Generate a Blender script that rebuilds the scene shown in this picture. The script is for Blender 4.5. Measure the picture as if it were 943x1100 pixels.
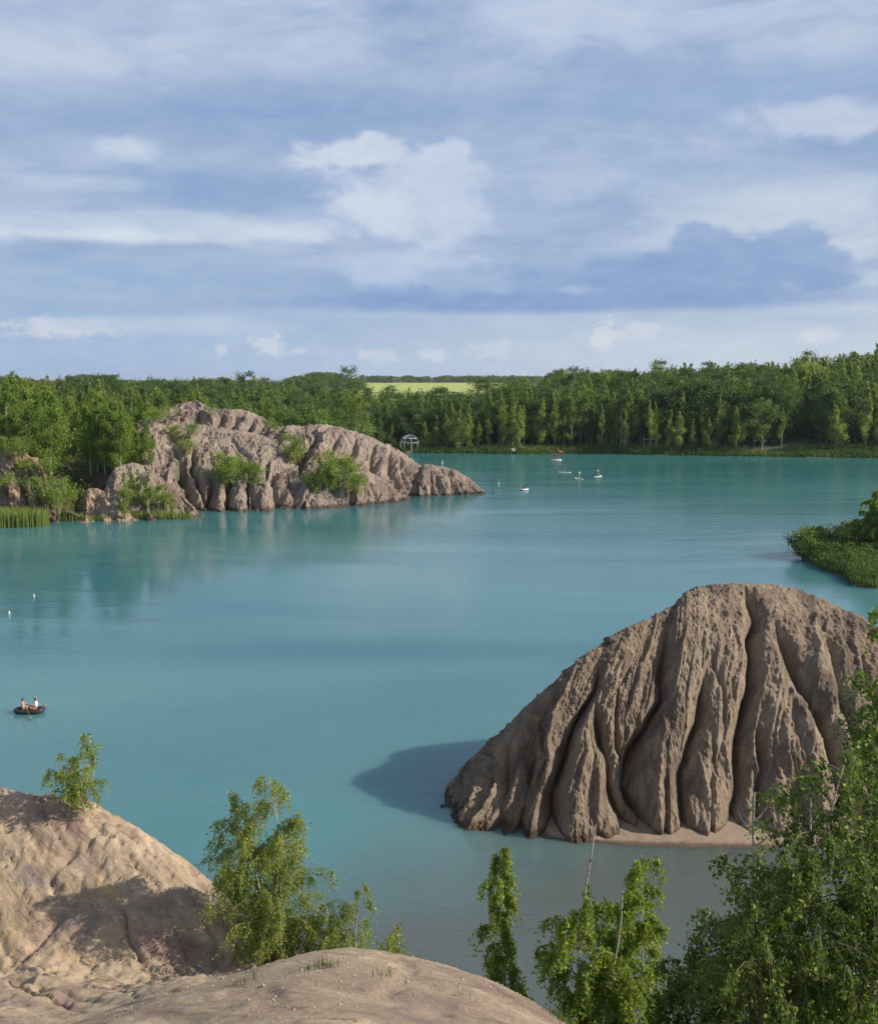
import bpy, math, random
import numpy as np
from mathutils import Vector

C = bpy.context.scene.collection
SC = bpy.context.scene
for o in list(bpy.data.objects): bpy.data.objects.remove(o)
R = math.radians

# ------------------------------------------------------------ camera
CAM_Z = 22.0
F = 1050.0; CX, CY = 471.5, 550.0
PITCH = math.atan((CY-408.0)/F)
cam = bpy.data.cameras.new('camera'); camo = bpy.data.objects.new('camera', cam); C.objects.link(camo)
camo.location = (0, 0, CAM_Z); camo.rotation_euler = (R(90)-PITCH, 0, 0)
cam.sensor_fit = 'VERTICAL'; cam.sensor_height = 24.0; cam.lens = 24.0*F/1100.0
cam.clip_start = 0.1; cam.clip_end = 40000
SC.camera = camo

# ------------------------------------------------------------ sun, view
SUN_EL, SUN_AZ = R(32), R(99)          # azimuth from +Y (view direction) towards +X
SUN_STRENGTH, SKY_STRENGTH = 5.0, 0.08
sl = bpy.data.lights.new('sun', 'SUN'); sl.energy = SUN_STRENGTH; sl.angle = R(0.5); sl.color = (1.0, 0.90, 0.76)
so = bpy.data.objects.new('sun', sl); C.objects.link(so)
sdir = Vector((math.sin(SUN_AZ)*math.cos(SUN_EL), math.cos(SUN_AZ)*math.cos(SUN_EL), math.sin(SUN_EL)))
so.rotation_euler = sdir.to_track_quat('Z', 'Y').to_euler(); so.location = (60, -20, 80)
SC.view_settings.view_transform = 'Standard'; SC.view_settings.look = 'None'
SC.view_settings.exposure = 0.28; SC.view_settings.gamma = 1.0
SC.view_settings.use_curve_mapping = False
SC.cycles.max_bounces = 6; SC.cycles.diffuse_bounces = 3; SC.cycles.glossy_bounces = 2
SC.cycles.transmission_bounces = 3; SC.cycles.volume_bounces = 0; SC.cycles.transparent_max_bounces = 4

# ------------------------------------------------------------ pixel helpers (photo pixels to directions and places)
def pdir(px, py):
    a = (px-CX)/F; b = (CY-py)/F
    return (a, math.cos(PITCH)+b*math.sin(PITCH), -math.sin(PITCH)+b*math.cos(PITCH))
def P(px, py, Y):
    d = pdir(px, py); s = Y/d[1]
    return np.array((d[0]*s, Y, CAM_Z+d[2]*s))
def W(px, py, z=0.0):
    d = pdir(px, py); s = (z-CAM_Z)/d[2]
    return np.array((d[0]*s, d[1]*s, z))
def PX(px, Y):                                   # x at distance Y of a column
    return (px-CX)/F*Y/math.cos(PITCH)
def project(p):
    x, y, z = p[..., 0], p[..., 1], p[..., 2]-CAM_Z
    cp, sp = math.cos(PITCH), math.sin(PITCH)
    f = y*cp - z*sp; u = y*sp + z*cp
    return CX+F*x/f, CY-F*u/f
def lin(r, g, b):
    def f(c):
        c /= 255.0
        return c/12.92 if c <= .04045 else ((c+.055)/1.055)**2.4
    return (f(r), f(g), f(b), 1)

# ------------------------------------------------------------ node helper
class NT:
    def __init__(s, tree):
        s.t = tree; s.n = tree.nodes; s.l = tree.links
    def node(s, kind, **kw):
        n = s.n.new(kind)
        for k, v in kw.items():
            setattr(n, k, v)
        return n
    def put(s, sock, v):
        if isinstance(v, bpy.types.NodeSocket): s.l.new(v, sock)
        else: sock.default_value = v
    def m(s, op, a, b=0.0, c=0.0, clamp=False):
        n = s.n.new('ShaderNodeMath'); n.operation = op; n.use_clamp = clamp
        s.put(n.inputs[0], a); s.put(n.inputs[1], b); s.put(n.inputs[2], c)
        return n.outputs[0]
    def vm(s, op, a, b=(0, 0, 0)):
        n = s.n.new('ShaderNodeVectorMath'); n.operation = op
        s.put(n.inputs[0], a); s.put(n.inputs[1], b)
        return n.outputs[0]
    def mix(s, f, a, b, mode='MIX'):
        n = s.n.new('ShaderNodeMix'); n.data_type = 'RGBA'; n.blend_type = mode
        s.put(n.inputs[0], f); s.put(n.inputs[6], a); s.put(n.inputs[7], b)
        return n.outputs[2]
    def noise(s, vec, scale, detail=4, rough=.5, dist=0.0, dim='3D'):
        n = s.n.new('ShaderNodeTexNoise'); n.noise_dimensions = dim
        s.put(n.inputs['Vector'], vec); n.inputs['Scale'].default_value = scale
        n.inputs['Detail'].default_value = detail; n.inputs['Roughness'].default_value = rough
        n.inputs['Distortion'].default_value = dist
        return n.outputs['Fac']
    def ramp(s, v, lo, hi, smooth=True):
        n = s.n.new('ShaderNodeMapRange'); n.interpolation_type = 'SMOOTHSTEP' if smooth else 'LINEAR'
        s.put(n.inputs['Value'], v); s.put(n.inputs['From Min'], lo); s.put(n.inputs['From Max'], hi)
        return n.outputs['Result']
    def scale(s, vec, sx, sy, sz):
        n = s.n.new('ShaderNodeMapping'); s.put(n.inputs['Vector'], vec)
        n.inputs['Scale'].default_value = (sx, sy, sz)
        return n.outputs[0]

# ------------------------------------------------------------ world: sky with layered clouds
wd = bpy.data.worlds.new('World'); SC.world = wd; wd.use_nodes = True
def build_sky():
    t = wd.node_tree; t.nodes.clear(); N = NT(t)
    out = N.node('ShaderNodeOutputWorld'); bg = N.node('ShaderNodeBackground')
    bg.inputs['Strength'].default_value = SKY_STRENGTH; t.links.new(bg.outputs[0], out.inputs[0])
    sky = N.node('ShaderNodeTexSky', sky_type='NISHITA', sun_disc=False)
    sky.sun_elevation = SUN_EL; sky.sun_rotation = SUN_AZ; sky.altitude = 200; sky.air_density = 1.0; sky.dust_density = 1.0
    tc = N.node('ShaderNodeTexCoord'); d = tc.outputs['Generated']
    sp = N.node('ShaderNodeSeparateXYZ'); t.links.new(d, sp.inputs[0])
    x, y, z = sp.outputs
    az = N.m('MULTIPLY', N.m('ARCTAN2', x, y), 57.2958)
    el = N.m('MULTIPLY', N.m('ARCSINE', z), 57.2958)
    zc = N.m('ADD', N.m('MAXIMUM', z, 0.0), 0.12)
    cp = N.node('ShaderNodeCombineXYZ')
    N.put(cp.inputs[0], N.m('DIVIDE', x, zc)); N.put(cp.inputs[1], N.m('DIVIDE', y, zc))
    plane = cp.outputs[0]
    ca = N.node('ShaderNodeCombineXYZ'); N.put(ca.inputs[0], az); N.put(ca.inputs[1], el); ae = ca.outputs[0]
    n1 = N.noise(N.scale(plane, .45, .9, 1), 1.0, 6, .55, .4)
    n2 = N.noise(N.scale(ae, .10, .30, 1), 1.0, 7, .58, .6)
    nb = N.noise(N.scale(ae, .26, .40, 1), 1.0, 9, .60, .25)
    nf = N.noise(N.scale(ae, .95, 1.5, 1), 1.0, 9, .66, .3)
    npf = N.noise(N.scale(ae, .40, .62, 1), 1.0, 5, .52, .15)
    def ccol(r, g, b):                                       # a cloud's radiance; the background strength scales it back
        c = lin(r, g, b); k = 0.85/SKY_STRENGTH
        u = min(1.0, max(0.0, (r-135)/75.0)); q = .97+.13*u
        return (c[0]*k*(.95+.06*u)*q, c[1]*k*q, c[2]*k*(.98-.02*u)*q, 1)
    mott = N.m('ADD', N.m('MULTIPLY', n1, .6), N.m('MULTIPLY', n2, .4))
    cloud = N.mix(N.ramp(mott, .36, .66), ccol(143, 166, 207), ccol(186, 199, 224))
    hz = N.ramp(el, 6.5, 1.0)
    side = N.ramp(az, -22, 18)
    low = N.mix(side, ccol(158, 183, 220), ccol(193, 205, 222))
    cloud = N.mix(N.m('MULTIPLY', hz, .9), cloud, low)
    feats = [   # px, py, half-width, half-height, colour, edge softness, break-up, noise
        (70, 62, 170, 38, (193, 204, 226), .9, 1.1, 2), (600, 22, 330, 38, (188, 201, 226), 1.0, 1.2, 2),
        (880, 45, 130, 40, (186, 198, 222), 1.0, 1.2, 2),
        (290, 125, 330, 42, (141, 166, 208), 1.0, 1.1, 2), (770, 100, 260, 36, (150, 173, 214), 1.0, 1.1, 2),
        (900, 128, 120, 20, (189, 200, 224), .7, 1.2, 3), (700, 205, 260, 34, (146, 170, 210), 1.0, 1.0, 2),
        (250, 205, 190, 26, (140, 166, 208), .9, 1.0, 2),
        (135, 160, 40, 14, (196, 208, 227), .9, 1.2, 3), (60, 195, 90, 9, (180, 195, 220), .9, 1.2, 2),
        (150, 243, 250, 18, (190, 203, 224), .8, 1.1, 2), (110, 253, 230, 9, (206, 216, 230), 1.0, 1.0, 3), (300, 250, 80, 12, (204, 213, 227), 1.0, 1.1, 3),
        (880, 235, 230, 48, (196, 206, 223), .9, .9, 2), (900, 290, 160, 40, (198, 208, 223), .9, .9, 2),
        (395, 166, 95, 22, (208, 216, 230), .6, 1.1, 5), (470, 178, 60, 26, (196, 207, 227), .5, .9, 5), (445, 215, 95, 62, (190, 202, 226), .5, .9, 5),
        (410, 228, 56, 30, (203, 212, 228), .5, 1.1, 5), (470, 232, 50, 34, (193, 204, 226), .5, .9, 5), (620, 200, 80, 26, (178, 193, 221), .9, 1.1, 3),
        (540, 306, 400, 34, (140, 166, 210), .7, .6, 2), (600, 324, 400, 15, (127, 156, 207), .5, .4, 2),
        (440, 287, 95, 24, (186, 200, 226), .45, .9, 5), (500, 300, 60, 20, (160, 180, 216), .6, .9, 5), (150, 300, 240, 40, (150, 175, 214), 1., .8, 2),
        (790, 290, 135, 34, (133, 159, 206), .26, .6, 5), (754, 264, 42, 24, (139, 164, 208), .26, .65, 5),
        (845, 268, 50, 30, (141, 166, 209), .26, .65, 5), (700, 296, 90, 24, (136, 162, 208), .3, .5, 5),
        (885, 301, 40, 8, (135, 161, 207), .2, .3, 4),
        (70, 352, 70, 12, (203, 207, 222), .7, 1.2, 4), (200, 350, 150, 10, (180, 195, 221), .9, 1.0, 2),
        (289, 371, 20, 13, (222, 222, 228), .45, 1.3, 4), (239, 376, 9, 9, (208, 212, 225), .5, 1.2, 4),
        (320, 377, 12, 5, (205, 210, 225), .6, 1.2, 4),
        (405, 381, 26, 9, (210, 214, 226), .6, 1.4, 4), (466, 382, 20, 9, (212, 216, 227), .5, 1.4, 4),
        (530, 376, 32, 12, (208, 213, 226), .6, 1.4, 4), (648, 360, 14, 20, (220, 219, 226), .45, 1.3, 4),
        (686, 355, 24, 11, (214, 215, 226), .5, 1.3, 4), (878, 362, 22, 10, (212, 215, 226), .6, 1.3, 4),
        (620, 312, 26, 6, (176, 190, 220), .6, 1.0, 4),
    ]
    noises = {2: n2, 3: nb, 4: nf, 5: npf}
    col = cloud
    for (px, py, wx, wy, c, soft, amp, nk) in feats:
        d0 = pdir(px, py); L = math.sqrt(sum(v*v for v in d0))
        a0 = math.degrees(math.atan2(d0[0], d0[1])); e0 = math.degrees(math.asin(d0[2]/L))
        wa = math.degrees(wx/F); we = math.degrees(wy/F)
        dx = N.m('MULTIPLY', N.m('SUBTRACT', az, a0), 1/wa); dy = N.m('MULTIPLY', N.m('SUBTRACT', el, e0), 1/we)
        r = N.m('SQRT', N.m('ADD', N.m('MULTIPLY', dx, dx), N.m('MULTIPLY', dy, dy)))
        v = N.m('ADD', N.m('SUBTRACT', 1.0, r), N.m('MULTIPLY', N.m('SUBTRACT', noises[nk], .5), amp*2.2))
        k = N.ramp(v, -.15*soft, .15+soft*.85)
        col = N.mix(N.m('MULTIPLY', k, .5 if nk == 4 and wx < 50 else (.80 if nk == 5 else .88)), col, ccol(*c))
    det = N.ramp(N.noise(N.scale(ae, .35, 1.0, 1), 1.0, 9, .65, .4), .25, .75)
    col = N.mix(.35, col, N.mix(det, ccol(128, 152, 196), ccol(214, 222, 234)), 'SOFT_LIGHT') if False else N.mix(.11, col, N.mix(det, ccol(120, 148, 196), ccol(216, 224, 236)))
    cover = N.m('MULTIPLY_ADD', N.ramp(el, 55, 26), .33, .60)
    final = N.mix(cover, sky.outputs[0], col)
    t.links.new(final, bg.inputs['Color'])
build_sky()

# ------------------------------------------------------------ tags and mesh helpers
def tag(o, label=None, cat=None, group=None, kind=None):
    if label: o['label'] = label
    if cat: o['category'] = cat
    if group: o['group'] = group
    if kind: o['kind'] = kind
    return o
def link(name, me, mat=None, parent=None, smooth=False):
    o = bpy.data.objects.new(name, me); C.objects.link(o)
    if mat is not None and len(me.materials) == 0: me.materials.append(mat)
    if parent is not None: o.parent = parent
    return o
def empty(name, loc=(0, 0, 0), rz=0.0):
    o = bpy.data.objects.new(name, None); C.objects.link(o)
    o.location = loc; o.rotation_euler = (0, 0, rz); o.empty_display_size = .2
    return o
def mesh_arr(name, v, f, smooth=False):
    """a mesh from an n x 3 array and an m x k array of faces"""
    me = bpy.data.meshes.new(name); v = np.asarray(v, np.float32); f = np.asarray(f, np.int32)
    me.vertices.add(len(v)); me.vertices.foreach_set('co', v.ravel())
    k = f.shape[1]; me.loops.add(f.size); me.loops.foreach_set('vertex_index', f.ravel())
    me.polygons.add(len(f)); me.polygons.foreach_set('loop_start', np.arange(0, f.size, k, dtype=np.int32))
    if smooth: me.polygons.foreach_set('use_smooth', np.ones(len(f), bool))
    me.update(calc_edges=True)
    return me
def grid_faces(nu, nv):
    i = np.arange(nu-1)[:, None]*nv + np.arange(nv-1)[None, :]
    return np.stack([i, i+nv, i+nv+1, i+1], -1).reshape(-1, 4)

# gradient noise in numpy
def _h(ix, iy, iz, seed):
    h = (ix*374761393 + iy*668265263 + iz*2147483647*3 + seed*974634777) & 0xffffffff
    h = ((h ^ (h >> 13))*1274126177) & 0xffffffff
    h = ((h ^ (h >> 15))*2246822519) & 0xffffffff
    return (h ^ (h >> 16)).astype(np.float64)/4294967295.0
def vnoise(x, y, z=None, seed=0):
    x = np.asarray(x, float); y = np.asarray(y, float); z = np.zeros_like(x) if z is None else np.asarray(z, float)
    ix, iy, iz = np.floor(x).astype(np.int64), np.floor(y).astype(np.int64), np.floor(z).astype(np.int64)
    fx, fy, fz = x-ix, y-iy, z-iz
    s = lambda t: t*t*t*(t*(t*6-15)+10)
    ux, uy, uz = s(fx), s(fy), s(fz); r = 0
    for a in (0, 1):
        for b in (0, 1):
            for c in (0, 1):
                w = (ux if a else 1-ux)*(uy if b else 1-uy)*(uz if c else 1-uz)
                r = r + w*_h(ix+a, iy+b, iz+c, seed)
    return r*2-1
def fbm(x, y, z=None, oct=4, seed=0, gain=.5):
    r = 0; a = 1.0; f = 1.0; t = 0
    for i in range(oct):
        r = r + a*vnoise(x*f+i*17.3, y*f-i*9.1, None if z is None else z*f+i*5.7, seed+i); t += a; a *= gain; f *= 2.03
    return r/t
def ridged(x, y, z=None, oct=3, seed=0):
    r = 0; a = 1.0; f = 1.0; t = 0
    for i in range(oct):
        r = r + a*(1-2*np.abs(vnoise(x*f+i*11.3, y*f+i*3.1, None if z is None else z*f, seed+i))); t += a; a *= .5; f *= 2.1
    return r/t
sstep = lambda a, b, x: (lambda t: t*t*(3-2*t))(np.clip((x-a)/(b-a), 0, 1))

# ------------------------------------------------------------ materials
def mat(name):
    m = bpy.data.materials.new(name); m.use_nodes = True
    t = m.node_tree; b = t.nodes['Principled BSDF']
    return m, NT(t), b
def plain(name, col, rough=.6, metal=0.0, var=.15, scale=8.0):
    m, N, b = mat(name)
    tc = N.node('ShaderNodeTexCoord')
    n = N.noise(tc.outputs['Object'], scale, 4)
    c = tuple(v*(1-var) for v in col[:3])+(1,); e = tuple(min(1, v*(1+var)) for v in col[:3])+(1,)
    N.put(b.inputs['Base Color'], N.mix(n, c, e)); b.inputs['Roughness'].default_value = rough; b.inputs['Metallic'].default_value = metal
    return m
def clay(name, cols, accents=(), scale=1.0, streak=(1, 1, .35), bump=.5, bscale=6.0, bdist=.08, turn=0.0, wet=0.0):
    """dry eroded clay: layered stains and grain in world metres"""
    m, N, b = mat(name)
    g = N.node('ShaderNodeNewGeometry'); pos = g.outputs['Position']
    if turn:
        mp = N.node('ShaderNodeMapping'); N.put(mp.inputs['Vector'], pos); mp.inputs['Rotation'].default_value = (0, 0, turn); pos = mp.outputs[0]
    n1 = N.noise(N.scale(pos, *streak), .35*scale, 6, .6, .6)
    n2 = N.noise(N.scale(pos, *streak), 1.7*scale, 6, .65, .4)
    n3 = N.noise(pos, 11.0*scale, 5, .7)
    c = N.mix(N.ramp(n1, .36, .62), cols[0], cols[1])
    c = N.mix(N.m('MULTIPLY', N.ramp(n2, .46, .66), .75), c, cols[2])
    for i, (ac, lo, hi, k, sc) in enumerate(accents):
        na = N.noise(N.vm('ADD', N.scale(pos, *streak), (13.7*i+5, 7.1*i, 3.3*i)), sc*scale, 5, .6, .8)
        c = N.mix(N.m('MULTIPLY', N.ramp(na, lo, hi), k), c, ac)
    grain = N.m('ADD', .72, N.m('MULTIPLY', n3, .56))
    gc = N.node('ShaderNodeCombineColor'); [N.put(gc.inputs[i], grain) for i in range(3)]
    c = N.mix(1.0, c, gc.outputs[0], 'MULTIPLY')
    if wet:
        sz = N.node('ShaderNodeSeparateXYZ'); N.put(sz.inputs[0], g.outputs['Position'])
        wl = N.m('ADD', sz.outputs[2], N.m('MULTIPLY', N.m('SUBTRACT', n2, .5), wet*1.2))
        c = N.mix(N.ramp(wl, wet, wet*.35), c, N.mix(1.0, c, (.42, .40, .38, 1), 'MULTIPLY'))
    N.put(b.inputs['Base Color'], c); b.inputs['Roughness'].default_value = .95
    b.inputs['Specular IOR Level'].default_value = .15
    h = N.m('ADD', N.noise(N.scale(pos, *streak), bscale, 8, .68, .3), N.m('MULTIPLY', N.noise(pos, bscale*5, 5, .7), .35))
    bp = N.node('ShaderNodeBump'); bp.inputs['Strength'].default_value = bump; bp.inputs['Distance'].default_value = bdist
    N.put(bp.inputs['Height'], h); N.put(b.inputs['Normal'], bp.outputs[0])
    return m
def leaf(name, c1, c2, c3=None, trans=.3, spread=.5, nscale=.25):
    m, N, b = mat(name)
    oi = N.node('ShaderNodeObjectInfo'); g = N.node('ShaderNodeNewGeometry')
    tc = N.node('ShaderNodeTexCoord')
    f = N.m('ADD', N.m('MULTIPLY', oi.outputs['Random'], spread), N.m('MULTIPLY', N.ramp(N.noise(tc.outputs['Object'], nscale, 3), .3, .7), .35))
    f = N.m('ADD', f, N.m('MULTIPLY', g.outputs['Random Per Island'], .4), clamp=True)
    c = N.mix(f, c1, c2)
    if c3: c = N.mix(N.ramp(g.outputs['Random Per Island'], .86, .9), c, c3)
    N.put(b.inputs['Base Color'], c); b.inputs['Roughness'].default_value = .6; b.inputs['Specular IOR Level'].default_value = .16
    tr = N.node('ShaderNodeBsdfTranslucent'); N.put(tr.inputs[0], N.mix(1.0, c, (1.5, 1.6, .6, 1), 'MULTIPLY'))
    mx = N.node('ShaderNodeMixShader'); mx.inputs[0].default_value = trans
    N.l.new(b.outputs[0], mx.inputs[1]); N.l.new(tr.outputs[0], mx.inputs[2])
    N.l.new(mx.outputs[0], N.t.nodes['Material Output'].inputs[0])
    return m
def bark(name, c1, c2, c3, scale=1.0):
    m, N, b = mat(name)
    tc = N.node('ShaderNodeTexCoord'); v = tc.outputs['Object']
    n = N.noise(N.scale(v, 3, 3, 9), scale, 5, .7); n2 = N.noise(v, 2*scale, 4)
    c = N.mix(N.ramp(n, .54, .64), N.mix(n2, c1, c2), c3)
    N.put(b.inputs['Base Color'], c); b.inputs['Roughness'].default_value = .85
    return m

M_hill = clay('clay_brown', ((.26, .195, .142, 1), (.37, .288, .21, 1), (.48, .39, .285, 1)),
              [((.16, .122, .102, 1), .50, .64, .75, .5), ((.50, .40, .29, 1), .56, .68, .65, .8), ((.20, .16, .14, 1), .57, .68, .6, 1.9)], 1.0, (1, 1, .22), 1.0, 4.2, .34, wet=.5)
M_pen = clay('clay_pink', ((.255, .195, .158, 1), (.365, .295, .245, 1), (.48, .405, .335, 1)),
             [((.25, .15, .12, 1), .52, .66, .5, .25), ((.50, .41, .30, 1), .55, .68, .7, .2), ((.17, .125, .10, 1), .55, .66, .65, .7), ((.13, .13, .06, 1), .6, .68, .6, .3)], .55, (1, 1, .3), 1.0, 1.6, .7, wet=.7)
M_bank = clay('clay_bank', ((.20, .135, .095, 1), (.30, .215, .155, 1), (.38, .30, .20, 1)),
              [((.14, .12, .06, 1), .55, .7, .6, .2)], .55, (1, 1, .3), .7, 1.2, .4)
M_slope = clay('clay_pale', ((.48, .365, .245, 1), (.39, .295, .21, 1), (.58, .46, .32, 1)),
               [((.30, .215, .175, 1), .50, .62, .85, .55), ((.27, .225, .20, 1), .55, .66, .8, .45), ((.22, .155, .11, 1), .58, .68, .75, 2.6), ((.56, .42, .17, 1), .60, .69, .7, .5), ((.27, .18, .13, 1), .6, .72, .6, 1.4)],
               1.0, (.45, 1.2, 1), 1.0, 9.0, .07, R(34))
M_sand = clay('beach_sand', ((.26, .20, .145, 1), (.30, .232, .17, 1), (.21, .16, .12, 1)), (), 1.0, (1, 1, 1), .5, 8, .05, wet=.16)

def ground_mat():
    m, N, b = mat('meadow_ground')
    g = N.node('ShaderNodeNewGeometry'); pos = g.outputs['Position']
    n = N.noise(pos, .08, 6, .6); n2 = N.noise(pos, .9, 5, .6)
    c = N.mix(N.ramp(n, .4, .6), (.035, .05, .016, 1), (.07, .09, .03, 1))
    c = N.mix(N.m('MULTIPLY', N.ramp(n2, .5, .7), .5), c, (.10, .09, .05, 1))
    N.put(b.inputs['Base Color'], c); b.inputs['Roughness'].default_value = .95
    return m
M_ground = ground_mat()
def field_mat(name, c1, c2):
    m, N, b = mat(name)
    g = N.node('ShaderNodeNewGeometry'); pos = g.outputs['Position']
    n = N.noise(N.scale(pos, .3, 1.4, 1), .02, 5, .6)
    N.put(b.inputs['Base Color'], N.mix(N.ramp(n, .35, .65), c1, c2)); b.inputs['Roughness'].default_value = .9
    return m
def water_mat():
    m, N, b = mat('turquoise_water')
    g = N.node('ShaderNodeNewGeometry'); pos = g.outputs['Position']
    sp = N.node('ShaderNodeSeparateXYZ'); N.put(sp.inputs[0], pos)
    x, y, _ = sp.outputs
    n = N.noise(N.scale(pos, .35, 1.0, 1), .03, 5, .55, .5)
    yy = N.m('ADD', y, N.m('MULTIPLY', N.m('SUBTRACT', n, .5), 40))
    n = N.ramp(n, .32, .68)
    deep = N.mix(n, (.026, .135, .140, 1), (.048, .180, .180, 1))
    mid = N.mix(n, (.036, .132, .160, 1), (.086, .212, .218, 1))
    c = N.mix(N.ramp(yy, 70, 210), mid, deep)
    # suspended silt makes the water by the near shore greyer
    yn = N.m('ADD', N.m('ADD', y, N.m('MULTIPLY', x, -.55)), N.m('MULTIPLY', N.m('SUBTRACT', N.noise(pos, .12, 4, .6), .5), 12))
    c = N.mix(N.m('MULTIPLY', N.ramp(yn, 50, 35), .9), c, (.090, .100, .092, 1))
    N.put(b.inputs['Base Color'], c)
    N.put(b.inputs['Roughness'], N.m('MULTIPLY_ADD', N.ramp(y, 40, 200), .09, .05)); b.inputs['IOR'].default_value = 1.33
    b.subsurface_method = 'BURLEY'; b.inputs['Subsurface Weight'].default_value = .8; b.inputs['Subsurface Scale'].default_value = 2.2; b.inputs['Subsurface Radius'].default_value = (.7, 1.3, 1.6)
    # wind ripples: short ones, longer ones, and calm lanes between them
    r1 = N.noise(N.scale(pos, 1.0, 1.7, 1), 2.6, 4, .55, .3); r2 = N.noise(N.scale(pos, 1.0, 1.8, 1), .55, 4, .5, .3)
    lanes = N.ramp(N.noise(N.scale(pos, .25, 1.2, 1), .045, 4, .55, .6), .42, .60)
    amp = N.m('ADD', .25, N.m('MULTIPLY', lanes, .75))
    h = N.m('MULTIPLY', N.m('ADD', N.m('MULTIPLY', r1, N.m('MULTIPLY_ADD', N.ramp(y, 60, 36), .45, .28)), r2), amp)
    bp = N.node('ShaderNodeBump'); N.put(bp.inputs['Strength'], N.m('ADD', N.m('MULTIPLY_ADD', N.ramp(y, 60, 200), .22, .36), N.m('MULTIPLY', N.ramp(y, 52, 34), .55))); bp.inputs['Distance'].default_value = .12
    N.put(bp.inputs['Height'], h); N.put(b.inputs['Normal'], bp.outputs[0])
    return m
M_water = water_mat()

M_leaf_far = leaf('leaf_far_birch', (.105, .165, .036, 1), (.285, .335, .090, 1), None, .36, .55, .12)
M_leaf_dark = leaf('leaf_dark', (.042, .084, .028, 1), (.100, .160, .050, 1), None, .34, .6, .12)
M_leaf_mid = leaf('leaf_mid', (.068, .120, .032, 1), (.175, .240, .066, 1), None, .32, .6, .12)
M_leaf_left = leaf('leaf_left_birch', (.095, .165, .030, 1), (.245, .31, .066, 1), None, .38, .5, .15)
M_leaf_near = leaf('leaf_near_birch', (.125, .195, .032, 1), (.27, .35, .065, 1), (.42, .45, .13, 1), .48, .2, .9)
M_leaf_shade = leaf('leaf_shaded', (.052, .100, .023, 1), (.130, .200, .043, 1), (.28, .33, .09, 1), .40, .2, .9)  # darker greens: partial shade on the right-hand trees put into the leaf colour
M_bark = bark('birch_bark', (.50, .46, .39, 1), (.36, .32, .27, 1), (.06, .05, .04, 1), 3)
M_bark_far = bark('pale_bark', (.42, .39, .33, 1), (.26, .23, .19, 1), (.10, .085, .07, 1), 1)
M_bark_dark = bark('brown_bark', (.12, .09, .065, 1), (.08, .062, .045, 1), (.04, .03, .025, 1), 2)
M_twig = bark('twig_bark', (.30, .25, .15, 1), (.20, .17, .10, 1), (.12, .10, .06, 1), 3)
M_reed = leaf('reed_blades', (.15, .20, .045, 1), (.28, .33, .10, 1), None, .3, .2, .3)
M_grass = leaf('bank_grass', (.06, .10, .02, 1), (.14, .17, .05, 1), None, .3, .2, .3)

# ------------------------------------------------------------ lake outline and the ground sheet
lake = [(-170, 70), (-60, 26), (-20, 26), (0, 26), (14, 27), (34, 33), (42, 45), (44, 56), (40, 66), (50, 78), (53, 95), (51, 106), (46.5, 114), (45.5, 122),
        (47, 129), (60, 136), (90, 150), (150, 205), (185, 262)]
lake += [tuple(W(px, py)[:2]) for px, py in ((1010, 492), (943, 492), (860, 491), (760, 489.5), (690, 488.5), (645, 487), (600, 487), (560, 487.5), (520, 487), (470, 486.5), (430, 486), (405, 487))]
lake += [(-24, 268), (-26, 240), (-14, 216), (0, 203), (8, 195)]
lake += [tuple(W(px, py)[:2]) for px, py in ((516, 529),)] + [(PX(px, Y), Y) for px, Y in ((500, 190.5), (450, 192), (400, 187), (345, 182), (270, 177), (212, 174), (165, 172), (135, 166), (100, 162))]
lake += [tuple(W(px, py)[:2]) for px, py in ((90, 558.5), (50, 560.5), (0, 563), (-120, 567))]
lake += [(-125, 140), (-170, 110)]
LK = np.array(lake, float)
def lake_dist(x, y):
    """signed distance to the shore, positive on land"""
    x = np.asarray(x, float); y = np.asarray(y, float)
    best = np.full(x.shape, 1e18); inside = np.zeros(x.shape, bool)
    n = len(LK)
    for i in range(n):
        ax, ay = LK[i]; bx, by = LK[(i+1) % n]
        dx, dy = bx-ax, by-ay
        t = np.clip(((x-ax)*dx+(y-ay)*dy)/(dx*dx+dy*dy), 0, 1)
        best = np.minimum(best, (x-ax-t*dx)**2+(y-ay-t*dy)**2)
        if dy != 0:
            c = ((ay > y) != (by > y)) & (x < (bx-ax)*(y-ay)/dy+ax)
            inside ^= c
    d = np.sqrt(best)
    return np.where(inside, -d, d)
_hx = [-300, 0, 200, 330, 385, 420, 490, 540, 640, 760, 860, 943, 1200]
_hv = [10, 9, 9, 7.5, 5.0, 4.2, 4.2, 6.5, 9.5, 11.5, 13.5, 17, 20]
def ground_z(x, y):
    x = np.asarray(x, float); y = np.asarray(y, float)
    d = lake_dist(x, y)
    d = d + 1.2*fbm(x*.12, y*.12, oct=3, seed=5)
    pxl = CX + F*x/np.maximum(y, 30)*math.cos(PITCH)
    hm = np.interp(pxl, _hx, _hv)
    hm = np.where(x > 30, 1.2+(hm-1.2)*sstep(150, 240, y), hm)
    far = np.interp(y, [0, 260, 420, 850, 1500, 3000, 30000], [0, 0, 0, 11.0, 17.0, 17.5, 17.5])
    up = sstep(380, 850, y)
    land = .25 + hm*(1-np.exp(-np.maximum(d, 0)/48.0))
    land = land*(1-up)+far*up
    land = land + .35*fbm(x*.08, y*.08, oct=3, seed=9)*sstep(1, 8, d)
    # by the peninsula and the left bank keep the shore low
    z = np.where(d > 0, land, np.maximum(-3.0, d*.35))
    near = sstep(46, 38, y)*sstep(75, 60, np.abs(x))
    z = z*(1-near) - 2.5*near
    z = np.where((y < 38) & (d > 0) & (near < .5), np.minimum(z+6, 12), z)
    return z
def axis(parts):
    a = [np.arange(s, e, st) for s, e, st in parts]
    return np.concatenate(a)
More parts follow.
